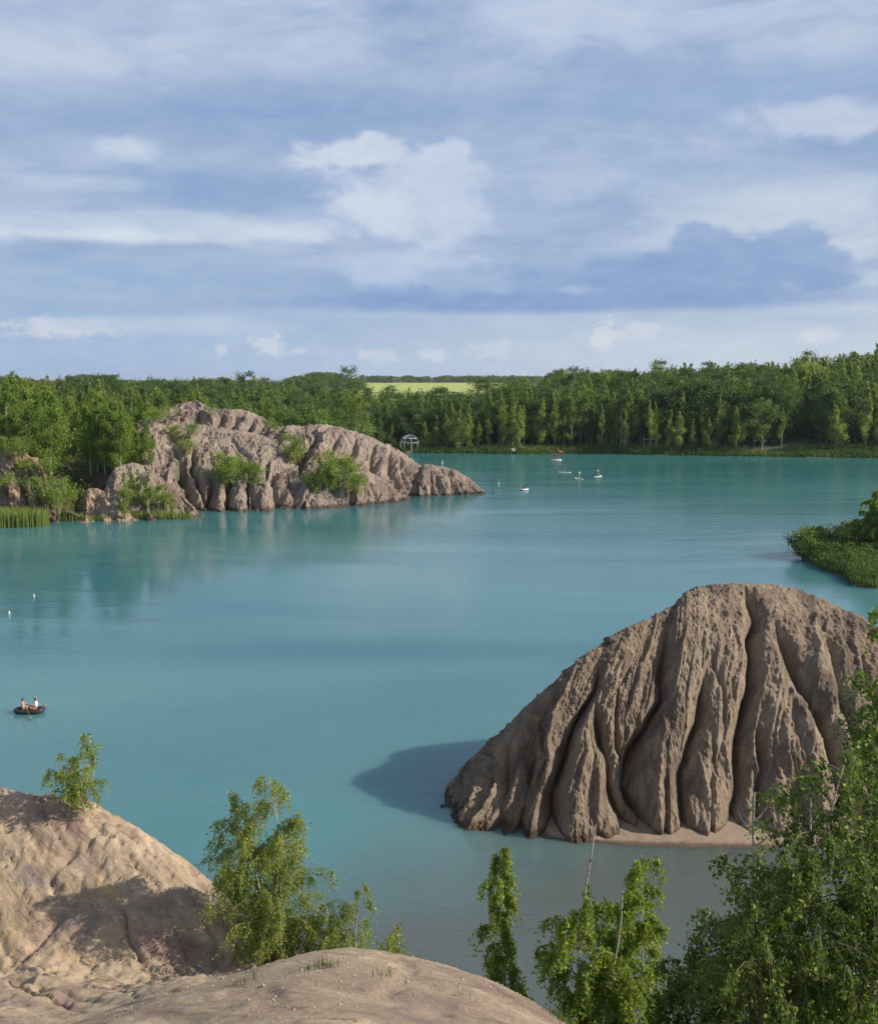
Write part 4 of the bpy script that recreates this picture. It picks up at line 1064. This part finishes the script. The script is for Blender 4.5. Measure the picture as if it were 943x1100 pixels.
near_tree(335, 18.4, slope_z(P(335, 1040, 18.4)[0], 18.4)-.1, 985, [(0, 0, 1, 0, 0), (.2, 0, .8, .1, 0)], .5, 'bushy birch sapling filling the gap between two birches behind the mound', nbr=22, seed=18, per=8, start=.02)
yb = 15.5
spin = lambda t: (1.0-.72*t)*(.6+.55*abs(math.sin(t*13)))
near_tree(539, yb, slope_z(P(540, 1070, yb)[0], yb)-.1, 905, [(0, 0, 1, .0, 0)], .62, 'narrow columnar birch sapling standing alone against the water', nbr=50, seed=13, per=10, start=.04, profile=spin, droop=.75, density=1.1, trunk_r=.014, leafm=M_leaf_near, lsize=.06)
yb = 14.6
near_tree(640, yb, slope_z(P(640, 1090, yb)[0], yb)-.1, 882, [(0, 0, 1, -.005, 0), (.12, 0, .8, .04, 0)], .70, 'birch with a bare leader tip above its drooping crown, next to the mound', nbr=64, density=.9, seed=15, per=10, start=.05, bare=.22, droop=.7, trunk_r=.017, profile=lambda t: .95 if t < .65 else .7, lsize=.06)
near_tree(672, yb+.4, slope_z(P(672, 1090, yb)[0], yb)-.1, 918, [(0, 0, 1, .02, 0), (.1, 0, .85, .03, 0)], .62, 'shorter drooping birch touching the bare-tipped one on its right', nbr=54, density=.9, profile=lambda t: .9 if t < .8 else .65, seed=16, per=10, start=.05, droop=.65, trunk_r=.015, lsize=.06)
near_tree(724, 13.2, slope_z(P(724, 1120, 13.2)[0], 13.2)-.1, 1050, [(0, 0, 1, .0, 0), (-.3, 0, .8, -.2, 0), (.3, 0, .8, .2, 0)], .75, 'dark low bush between the drooping birches and the big leafy tree', name='leafy_bush', nbr=30, seed=26, per=10, start=.03, leafm=M_leaf_shade, droop=.35, lsize=.060, barkm=M_bark_dark)
yb = 12.4
near_tree(806, yb, slope_z(P(806, 1120, yb)[0], yb)-.1, 846, [(0, 0, 1, .0, 0), (.02, 0, .86, .05, 0)], 1.1, 'dark leafy tree with a forked bare white top', nbr=46, seed=31, density=.62, per=10, start=.04, bare=.30, fork=((.925, .26, 0, .44), (.90, -.20, .05, .30), (.955, -.08, .1, .14), (.87, .2, 0, .16)), droop=.45, leafm=M_leaf_shade, lsize=.060, trunk_r=.02, profile=lambda t: .45+.55*math.sin(math.pi*min(1, t*1.25)))
near_tree(803, 13.0, slope_z(P(790, 1120, 13.0)[0], 13.0)-.1, 925, [(0, 0, 1, .0, 0), (-.2, 0, .8, -.12, 0)], .95, 'spreading dark tree left of the forked white top', nbr=46, seed=37, density=.62, per=10, start=.04, droop=.4, leafm=M_leaf_shade, lsize=.060, trunk_r=.02, profile=lambda t: .5+.5*math.sin(math.pi*min(1, t*1.1)))
yb = 11.2
near_tree(905, yb, slope_z(P(905, 1120, yb)[0], yb)-.1, 800, [(0, 0, 1, .0, 0), (-.1, 0, .9, -.08, 0), (.3, 0, .95, .1, 0)], 1.15, 'big leafy tree in the lower right corner', name='broadleaf_tree', nbr=54, seed=33, density=.62, per=10, start=.03, droop=.4, leafm=M_leaf_shade, lsize=.060, trunk_r=.022, profile=lambda t: .35+.65*math.sin(math.pi*min(1, .1+.9*t)))
near_tree(872, 10.6, slope_z(P(872, 1130, 10.6)[0], 10.6)-.1, 905, [(0, 0, 1, .0, 0), (-.2, 0, .9, -.15, 0), (.2, 0, .9, .15, 0)], .9, 'thick leafy bush under the big tree in the lower right corner', name='leafy_bush', nbr=50, seed=34, density=.62, per=10, start=.03, droop=.35, leafm=M_leaf_shade, lsize=.060, barkm=M_bark_dark)
near_tree(975, 12.5, slope_z(P(975, 1120, 12.5)[0], 12.5)-.1, 665, [(0, 0, 1, -.02, 0), (.2, 0, .85, -.06, 0)], .95, 'tall leafy tree reaching in at the right edge in front of the hill', name='broadleaf_tree', nbr=70, seed=35, density=.62, per=10, start=.1, droop=.45, leafm=M_leaf_shade, lsize=.060, trunk_r=.016, profile=lambda t: .9*(1-.4*t))
for k, (px, Y, H) in enumerate(((985, 126, 11), (1005, 131, 12), (978, 136, 10))):
    x = PX(px, Y); plant('left', k, x, Y, gz1(x, Y), H, 'birch_tree', 'birch on the land behind the willow of the right spit', 'tree', 'birches behind the spit', fat=1.3)
# willow on the right spit, larger leaf sprays at that distance
near_tree(952, 119.0, .4, 527, [(0, 0, 1, -.16, 0), (.5, 0, .9, .1, 0), (0, .5, .75, -.3, 0)], 2.9, 'leafy willow leaning over the spit at the right edge', name='willow_tree', nbr=44, seed=44, per=7, lsize=.34, start=.1, droop=.6, leafm=M_leaf_left, barkm=M_bark_dark, density=.3)

# ------------------------------------------------------------ people, boards, raft, gazebo
M_skin = plain('skin', (.50, .30, .20), .55); M_hair = plain('dark_hair', (.03, .022, .018), .6)
M_white = plain('white_plastic', (.75, .76, .75), .35); M_dark = plain('dark_rubber', (.020, .024, .022), .5)
M_navy = plain('navy_fabric', (.03, .04, .07), .8); M_red = plain('red_fabric', (.35, .05, .04), .7); M_shirt = plain('white_fabric', (.7, .68, .64), .8)
M_orange = plain('orange_plastic', (.6, .22, .05), .5); M_wood = plain('weathered_wood', (.22, .17, .12), .85); M_steel = plain('white_tube', (.55, .56, .53), .4)
def skin_mesh(name, joints, edges, m, parent, lvl=1):
    me = bpy.data.meshes.new(name); me.from_pydata([j[:3] for j in joints], edges, []); me.update()
    o = link(name, me, m, parent)
    md = o.modifiers.new('skin', 'SKIN'); md.use_smooth_shade = True
    for i, j in enumerate(joints):
        r = j[3] if len(j) == 4 else j[3:5]
        me.skin_vertices[0].data[i].radius = (r, r) if not isinstance(r, tuple) else r
    me.skin_vertices[0].data[0].use_root = True
    sb = o.modifiers.new('sub', 'SUBSURF'); sb.levels = lvl; sb.render_levels = lvl
    return o
def ball(name, c, r, m, parent, sc=(1, 1, 1), n=10):
    th = np.linspace(0, math.pi, n); ph = np.linspace(0, 2*math.pi, n*2+1)
    A, B = np.meshgrid(th, ph, indexing='ij')
    v = np.stack([c[0]+r*sc[0]*np.sin(A)*np.cos(B), c[1]+r*sc[1]*np.sin(A)*np.sin(B), c[2]+r*sc[2]*np.cos(A)], -1)
    return link(name, mesh_arr(name, v.reshape(-1, 3), grid_faces(n, n*2+1), True), m, parent)
def person(loc, rz, pose, top, label, group=None, bottom=M_navy, hair=M_hair, s=1.0):
    o = empty('person', loc, rz); o.scale = (s, s, s); tag(o, label, 'person', group)
    if pose == 'stand':
        J = [(0, 0, .93, .15), (0, 0, 1.15, .135), (0, .01, 1.38, .15), (0, .01, 1.5, .06), (0, .02, 1.60, .085), (0, .03, 1.70, .08),
             (-.17, 0, 1.42, .06), (-.26, .12, 1.18, .045), (-.16, .32, 1.06, .037), (-.13, .38, 1.05, .03),
             (.17, 0, 1.42, .06), (.25, .12, 1.2, .045), (.16, .30, 1.24, .037), (.12, .36, 1.25, .03),
             (-.10, 0, .86, .10), (-.12, .05, .5, .065), (-.13, 0, .09, .045), (-.14, .13, .04, .035),
             (.10, 0, .86, .10), (.12, .05, .5, .065), (.13, 0, .09, .045), (.14, .13, .04, .035)]
        E = [(0, 1), (1, 2), (2, 3), (3, 4), (4, 5), (2, 6), (6, 7), (7, 8), (8, 9), (2, 10), (10, 11), (11, 12), (12, 13), (0, 14), (14, 15), (15, 16), (16, 17), (0, 18), (18, 19), (19, 20), (20, 21)]
        hip, chest, head = (0, 0, .86), (0, .005, 1.27), (0, .02, 1.66)
    else:
        J = [(0, 0, .12, .16), (0, -.03, .33, .14), (0, -.02, .56, .155), (0, 0, .68, .06), (0, .02, .78, .085), (0, .03, .87, .08),
             (-.18, 0, .60, .06), (-.28, .14, .40, .045), (-.22, .36, .32, .037), (-.20, .43, .32, .03),
             (.18, 0, .60, .06), (.28, .14, .40, .045), (.22, .36, .32, .037), (.20, .43, .32, .03),
             (-.11, .12, .12, .10), (-.13, .42, .30, .068), (-.14, .72, .10, .045), (-.14, .82, .12, .035),
             (.11, .12, .12, .10), (.13, .42, .30, .068), (.14, .72, .10, .045), (.14, .82, .12, .035)]
        E = [(0, 1), (1, 2), (2, 3), (3, 4), (4, 5), (2, 6), (6, 7), (7, 8), (8, 9), (2, 10), (10, 11), (11, 12), (12, 13), (0, 14), (14, 15), (15, 16), (16, 17), (0, 18), (18, 19), (19, 20), (20, 21)]
        hip, chest, head = (0, .02, .12), (0, -.03, .44), (0, .02, .83)
        if pose == 'armup':
            J[10:14] = [(.18, 0, .62, .06), (.32, .04, .80, .046), (.26, .08, 1.04, .038), (.24, .09, 1.12, .032)]
    skin_mesh('body', J, E, M_skin, o)
    ball('hair', (head[0], head[1]-.025, head[2]+.035), .108, hair, o, (.95, 1.05, .95))
    ball('shorts', hip, .19, bottom, o, (1.0, .85, .75))
    if top is not None: ball('shirt', chest, .215, top, o, (.98, .72, 1.2))
    return o
def board(loc, rz, m, label, group=None, L=3.2):
    """paddle board: rounded outline with thickness and upturned nose, fin pad on top"""
    o = empty('paddle_board', loc, rz); tag(o, label, 'paddle board', group)
    t = np.linspace(-1, 1, 30); w = .40*np.sqrt(np.clip(1-np.abs(t)**2.6, 0, 1)); rise = .12*np.clip(t-.5, 0, 1)**2*4
    rows = []
    for q, z in ((.8, -.02), (1, .04), (1, .08), (.85, .11), (0, .115)):
        rows.append(np.concatenate([np.stack([-w*q, t*L/2, z+rise], 1), np.stack([w*q, t*L/2, z+rise], 1)[::-1]]))
    S = np.stack(rows, 1); S = np.concatenate([S, S[:1]])
    link('hull', mesh_arr('hull', S.reshape(-1, 3), grid_faces(len(S), 5), True), m, o)
    link('deck_pad', mesh_arr('deck_pad', [(-.26, -.9, .125), (.26, -.9, .125), (.26, .5, .125), (-.26, .5, .125)], [(0, 1, 2, 3)]), M_dark, o)
    return o
def paddle(loc, rz, label, L=2.0, tilt=.25, group=None):
    o = empty('paddle', loc, rz); o.rotation_euler = (0, tilt, rz); tag(o, label, 'paddle', group)
    link('shaft', mesh_arr('shaft', *tube([(0, 0, .3), (0, 0, L)], [.016, .016], 6), True), M_dark, o)
    ball('blade', (0, 0, .18), .2, M_white, o, (.45, .12, 1.0), 8)
    return o
def rider(px, py, rz, top, blab, plab, pad_lab, m=M_white, bottom=M_navy):
    p = W(px, py)
    board((p[0], p[1], -.02), rz, m, blab)
    person((p[0], p[1], .1), rz, 'stand', top, plab, bottom=bottom)
    c, s = math.cos(rz), math.sin(rz); ax, ay = .10, .36
    paddle((p[0]+ax*c-ay*s+.10, p[1]+ax*s+ay*c, .0), rz, pad_lab, 1.75, -.05)
rider(606, 507.5, 1.4, M_navy, 'pale paddle board under the farther left rider, below the grass spit', 'standing paddle boarder in dark clothes, farthest from the hill tip of the three riders', 'paddle of the farther left boarder below the grass spit')
rider(622, 514.5, .5, M_shirt, 'white paddle board nearest to the camera of the three close together', 'paddle boarder in a white top, nearest to the camera of the three', 'paddle held by the white-topped nearest boarder')
rider(642, 512, -.7, M_shirt, 'white paddle board at the right end of the group of three', 'paddle boarder in white, rightmost of the three on the open water', 'paddle held by the rightmost boarder', bottom=M_red)
# pale figure beside a red sail-like canopy, on a raft by the spit
def raft_platform():
    p = W(597, 494); o = empty('swim_raft', (p[0], p[1], 0), .05); o.scale = (.55, .8, .8); tag(o, 'low pale swimming raft moored off the grassy far spit', 'raft')
    for k, y in enumerate((-.7, .7)):
        link('float', mesh_arr('float', *tube([(-2.6, y, .1), (-2.4, y, .1), (2.4, y, .1), (2.6, y, .1)], [.05, .26, .26, .05], 10), True), M_white, o)
    v = []; f = []
    for k in range(9):
        x0 = -2.3+k*.52; b = len(v); v += [(x0, -.95, .36), (x0+.47, -.95, .36), (x0+.47, .95, .36), (x0, .95, .36), (x0, -.95, .42), (x0+.47, -.95, .42), (x0+.47, .95, .42), (x0, .95, .42)]
        f += [tuple(b+i for i in q) for q in ((0, 1, 5, 4), (1, 2, 6, 5), (2, 3, 7, 6), (3, 0, 4, 7), (4, 5, 6, 7), (3, 2, 1, 0))]
    link('deck', mesh_arr('deck', v, f), M_wood, o)
    person((p[0]+.1, p[1], .34), 2.6, 'stand', M_shirt, 'person in a pale shirt standing on the swimming raft')
    person((p[0]-.85, p[1]+.1, .34), 1.2, 'stand', M_navy, 'person in dark clothes standing at the left end of the swimming raft', bottom=M_red)
    t = empty('beach_umbrella', (p[0]+.95, p[1]+.2, .34)); tag(t, 'dark red sunshade standing on the swimming raft', 'umbrella')
    link('pole', mesh_arr('pole', *tube([(0, 0, 0), (0, 0, 2.2)], [.025, .025], 6), True), M_steel, t)
    th = np.arange(9)/8*2*math.pi; v = [(0, 0, 2.3)]+[(1.0*math.cos(a), 1.0*math.sin(a), 1.85-.06*(i % 2)) for i, a in enumerate(th[:8])]
    me = mesh_arr('canopy', v, [(0, 1+i, 1+(i+1) % 8) for i in range(8)]); cn = link('canopy', me, M_red, t)
    md = cn.modifiers.new('thick', 'SOLIDIFY'); md.thickness = .02
raft_platform()

def inflatable(px, py, rz, L, Wd, m, label, seat=True):
    p = W(px, py); o = empty('inflatable_boat', (p[0], p[1], 0), rz); tag(o, label, 'boat')
    th = np.linspace(0, 2*math.pi, 49); c = np.cos(th); s = np.sin(th); e = .55
    X = np.sign(c)*np.abs(c)**e*L/2; Y = np.sign(s)*np.abs(s)**.7*Wd/2; Z = .15+.16*np.clip(np.abs(X)/(L/2)-.55, 0, 1)**1.5
    link('tube_ring', mesh_arr('tube_ring', *tube(np.stack([X, Y, Z], 1), np.full(49, .15), 10), True), m, o)
    link('floor', mesh_arr('floor', np.concatenate([np.stack([X*.9, Y*.85, 0*X+.08], 1), [(0, 0, .08)]]), [(i, i+1, 49) for i in range(48)]), M_dark, o)
    for x in (-.35*L/2*1.2, .35*L/2*1.2):
        link('bench', mesh_arr('bench', *tube([(x, -Wd*.38, .26), (x, 0, .26), (x, Wd*.38, .26)], [.09, .09, .09], 8), True), M_wood, o)
    for y in (-Wd/2, Wd/2):
        ring = link('oarlock', mesh_arr('oarlock', *tube([(0, y, .36), (0, y, .46)], [.04, .025], 6), True), M_steel, o)
    return p
p = inflatable(32, 765.5, .04, 1.7, .72, M_dark, 'dark inflatable boat with two people, left of everything on the near water')
person((p[0]-.40, p[1], .2), -1.5, 'sit', None, 'bare-backed person with dark hair sitting at the left end of the inflatable boat', s=.82)
person((p[0]+.42, p[1]+.05, .2), 1.55, 'armup', M_shirt, 'person in white with a raised arm sitting at the right end of the inflatable boat', bottom=M_red, s=.82)
for y, a, lb in ((-.55, .15, 'oar on the near side of the dark inflatable boat'), (.55, -.15, 'oar on the far side of the dark inflatable boat')):
    o = empty('oar', (p[0]+.05, p[1]+y, .42), a); tag(o, lb, 'oar')
    sg = -1 if y < 0 else 1
    link('shaft', mesh_arr('shaft', *tube([(-.1, -sg*.35, .06), (.35, sg*.6, -.28)], [.018, .018], 6), True), M_wood, o)
    ball('blade', (.40, sg*.72, -.33), .17, M_wood, o, (.9, 1.0, .16), 8)
p = inflatable(563, 526.5, .5, 1.5, .9, M_white, 'little white inflatable boat off the tip of the peninsula')
person((p[0], p[1], .22), 1.2, 'sit', M_navy, 'person in dark clothes sitting in the little white boat')
def buoy(px, py, m, label, h=.9, r=.16):
    p = W(px, py); o = empty('buoy', (p[0], p[1], -.1)); tag(o, label, 'buoy')
    z = np.array([0, .06, .25, .40, .46]); rr = np.array([.5, .95, 1, .7, .15])*r
    link('float', mesh_arr('float', *tube(np.stack([0*z, 0*z, z], 1), rr, 12), True), m, o)
    link('staff', mesh_arr('staff', *tube([(0, 0, .4), (0, 0, h)], [.03, .025], 6), True), m, o)
    ball('top_mark', (0, 0, h), r*.55, m, o)
buoy(475, 497.5, M_white, 'white buoy beyond the hump at the peninsula tip', .8, .22)
buoy(10.5, 660, M_white, 'tiny white buoy nearer to the left edge of the lake', .26, .075)
buoy(37, 641.5, M_white, 'tiny white buoy farther from the left edge of the lake', .24, .065)
buoy(529.5, 530.5, M_dark, 'dark spar buoy standing off the tip of the peninsula', 1.6, .15)
buoy(535.5, 520.5, M_white, 'pale spar buoy just beyond the dark one off the peninsula tip', 1.2, .12)

def gazebo():
    """white open dome of curved ribs on posts"""
    Y = shore_Y(440)+2.5; x = PX(440.5, Y); z = gz1(x, Y); o = empty('gazebo', (x, Y, max(z, .3)-.1)); tag(o, 'white open domed gazebo frame among the trees of the far shore', 'gazebo')
    R_, h = 2.9, 2.6
    for k in range(8):
        a = k*math.pi/4+.2
        link('post', mesh_arr('post', *tube([(math.cos(a)*R_, math.sin(a)*R_, 0), (math.cos(a)*R_, math.sin(a)*R_, h)], [.10, .10], 8), True), M_steel, o)
        pts = [(math.cos(a)*R_*math.cos(q), math.sin(a)*R_*math.cos(q), h+2.3*math.sin(q)) for q in np.linspace(0, math.pi/2, 9)]
        link('rib', mesh_arr('rib', *tube(pts, np.full(9, .085), 6), True), M_steel, o)
    for zz, rr in ((h, R_), (h+1.3, R_*.82)):
        pts = [(math.cos(a)*rr, math.sin(a)*rr, zz) for a in np.linspace(0, 2*math.pi, 33)]
        link('hoop', mesh_arr('hoop', *tube(pts, np.full(33, .08), 6), True), M_steel, o)
    ball('finial', (0, 0, h+2.45), .16, M_steel, o)
    th = np.linspace(0, 2*math.pi, 33)
    rows = [np.stack([np.cos(th)*r, np.sin(th)*r, 0*th+zz], 1) for r, zz in ((3.2, -.6), (3.2, .15), (0, .18))]
    link('floor', mesh_arr('floor', np.stack(rows, 1).reshape(-1, 3), grid_faces(33, 3)), M_wood, o)
gazebo()
def tent(px, off, m, label, s=1.0, rz=0.0):
    Y = shore_Y(px)+off; x = PX(px, Y); o = empty('tent', (x, Y, max(gz1(x, Y), .2)), rz); o.scale = (s, s, s); tag(o, label, 'tent')
    n = 9; a = np.linspace(0, math.pi, 13); y = np.linspace(-1.3, 1.3, n)
    rows = [np.stack([np.cos(a)*1.1*math.sqrt(max(.02, 1-(q/1.45)**2)), 0*a+q, np.sin(a)**.8*1.35*math.sqrt(max(.02, 1-(q/1.45)**2))], 1) for q in y]
    link('canopy', mesh_arr('canopy', np.stack(rows, 0).reshape(-1, 3), grid_faces(n, 13), True), m, o)
    for q in (-.6, .6):
        k = math.sqrt(1-(q/1.45)**2)+.015
        link('pole', mesh_arr('pole', *tube([(math.cos(t)*1.1*k, q, math.sin(t)**.8*1.35*k) for t in np.linspace(0.001, math.pi-.001, 13)], np.full(13, .03), 5), True), M_dark, o)
    link('door', mesh_arr('door', [(-.35, -1.32, .02), (.35, -1.32, .02), (.22, -1.0, .85), (-.22, -1.0, .85)], [(0, 1, 2, 3)]), M_wood, o)
tent(550, 1.6, M_white, 'small white tent under the birches at the far shore', .8, .4)
tent(559, 5.5, M_shirt, 'small cream tent behind the white one at the far shore', .75, -.3)
def rail():
    Y = shore_Y(696)+2.0; x = PX(696, Y); z = gz1(x, Y); o = empty('pole_frame', (x, Y, z)); tag(o, 'weathered pole frame with a cross bar between far shore trunks', 'frame')
    for k in (-1.9, 0.2, 2.0): link('post', mesh_arr('post', *tube([(k, 0, 0), (k, 0, 5.0)], [.09, .07], 6), True), M_bark_far, o)
    link('cross_bar', mesh_arr('cross_bar', *tube([(-2.2, -.1, 3.6), (2.3, -.1, 3.7)], [.10, .09], 6), True), M_bark_far, o)
rail()

# small dark boulder on the crest of the right hill, sticks and tufts on the near mound
def boulder(c, r, label, m):
    th = np.linspace(0, math.pi, 24); ph = np.linspace(0, 2*math.pi, 49); A, B = np.meshgrid(th, ph, indexing='ij')
    d = np.stack([np.sin(A)*np.cos(B), np.sin(A)*np.sin(B), np.cos(A)], -1)
    q = 1+.35*fbm(d[..., 0]*1.6+c[0], d[..., 1]*1.6, d[..., 2]*1.6, 4, 3)
    v = d*q[..., None]*np.array((r*1.4, r, r*.7))
    o = link('boulder', mesh_arr('boulder', v.reshape(-1, 3), grid_faces(24, 49), True), m); o.location = c
    tag(o, label, 'boulder')
boulder(P(656, 688, 50.0), .30, 'small dark boulder on the left crest of the big furrowed hill', M_bark_dark)
def gravel():
    rng = np.random.default_rng(21); vs, fs, o = [], [], 0
    base = np.array([(1, 0, 0), (-1, 0, 0), (0, 1, 0), (0, -1, 0), (0, 0, 1), (0, 0, -1)], float)
    tri = np.array([(0, 2, 4), (2, 1, 4), (1, 3, 4), (3, 0, 4), (2, 0, 5), (1, 2, 5), (3, 1, 5), (0, 3, 5)])
    n = 5200
    px = rng.uniform(-20, 640, n); Y = np.where(rng.random(n) < .5, rng.uniform(6.8, 10.2, n), rng.uniform(12, 21, n)); x = (px-CX)/F*Y/math.cos(PITCH)*1.05
    keep = np.array([fbm(np.array([a_*.8]), np.array([b_*.8]), oct=2, seed=51)[0] for a_, b_ in zip(x, Y)]) > -.12
    x, Y = x[keep], Y[keep]
    zz = slope_full(x, Y)
    for a_, b_, z in zip(x, Y, zz):
        r = .0045*(1+3.2*rng.random()**6)*(b_/10)**.6
        v = base*r*rng.uniform(.6, 1.4, (6, 1))*np.array((1.2, 1, .7)); t = rng.random()*6.28
        v = np.stack([v[:, 0]*math.cos(t)-v[:, 1]*math.sin(t), v[:, 0]*math.sin(t)+v[:, 1]*math.cos(t), v[:, 2]], 1)
        vs.append(v+np.array((a_, b_, z+r*.25))); fs.append(tri+o); o += 6
    tag(link('gravel', mesh_arr('gravel', np.concatenate(vs), np.concatenate(fs)), M_grit), 'loose grit and small stones lying on the near clay slope', 'gravel', kind='stuff')
M_grit = clay('grit', ((.34, .27, .20, 1), (.46, .38, .28, 1), (.24, .19, .15, 1)), (), 3.0, (1, 1, 1), .3, 20, .01)
rt = np.random.default_rng(77)
tuft = []
for (px, py, Y, k) in ((345, 1034, 9.3, 30), (355, 1036, 9.2, 20), (332, 1042, 9.2, 18), (410, 1046, 8.9, 14), (268, 1058, 9.2, 20), (600, 1092, 8.7, 60), (612, 1098, 8.8, 60), (500, 1072, 8.4, 8), (590, 1080, 9.0, 20)):
    q = P(px, py, Y)
    for _ in range(k):
        x = q[0]+rt.normal()*.06; y = q[1]+rt.normal()*.08; tuft.append((x, y, slope_z(x, y)-.01))
blades('dry_grass', tuft, .10, M_grass, 'sparse dry grass tufts on the near mound', 'grass', 8, .004, .6)

gravel()

# ------------------------------------------------------------ the air
def haze():
    x0, x1, y0, y1, z0, z1 = -13000, 13000, -2200, 20500, -4, 60
    v = [(x0, y0, z0), (x1, y0, z0), (x1, y1, z0), (x0, y1, z0), (x0, y0, z1), (x1, y0, z1), (x1, y1, z1), (x0, y1, z1)]
    f = [(0, 3, 2, 1), (4, 5, 6, 7), (0, 1, 5, 4), (1, 2, 6, 5), (2, 3, 7, 6), (3, 0, 4, 7)]
    m = bpy.data.materials.new('air'); m.use_nodes = True; t = m.node_tree; t.nodes.clear()
    o = t.nodes.new('ShaderNodeOutputMaterial'); p = t.nodes.new('ShaderNodeVolumePrincipled')
    p.inputs['Color'].default_value = (.80, .88, 1.0, 1); p.inputs['Density'].default_value = .00006; p.inputs['Anisotropy'].default_value = .2
    t.links.new(p.outputs[0], o.inputs['Volume'])
    tag(link('haze', mesh_arr('haze', v, f), m), 'thin bluish summer haze over the lake and the woods', 'haze', kind='stuff')
haze()
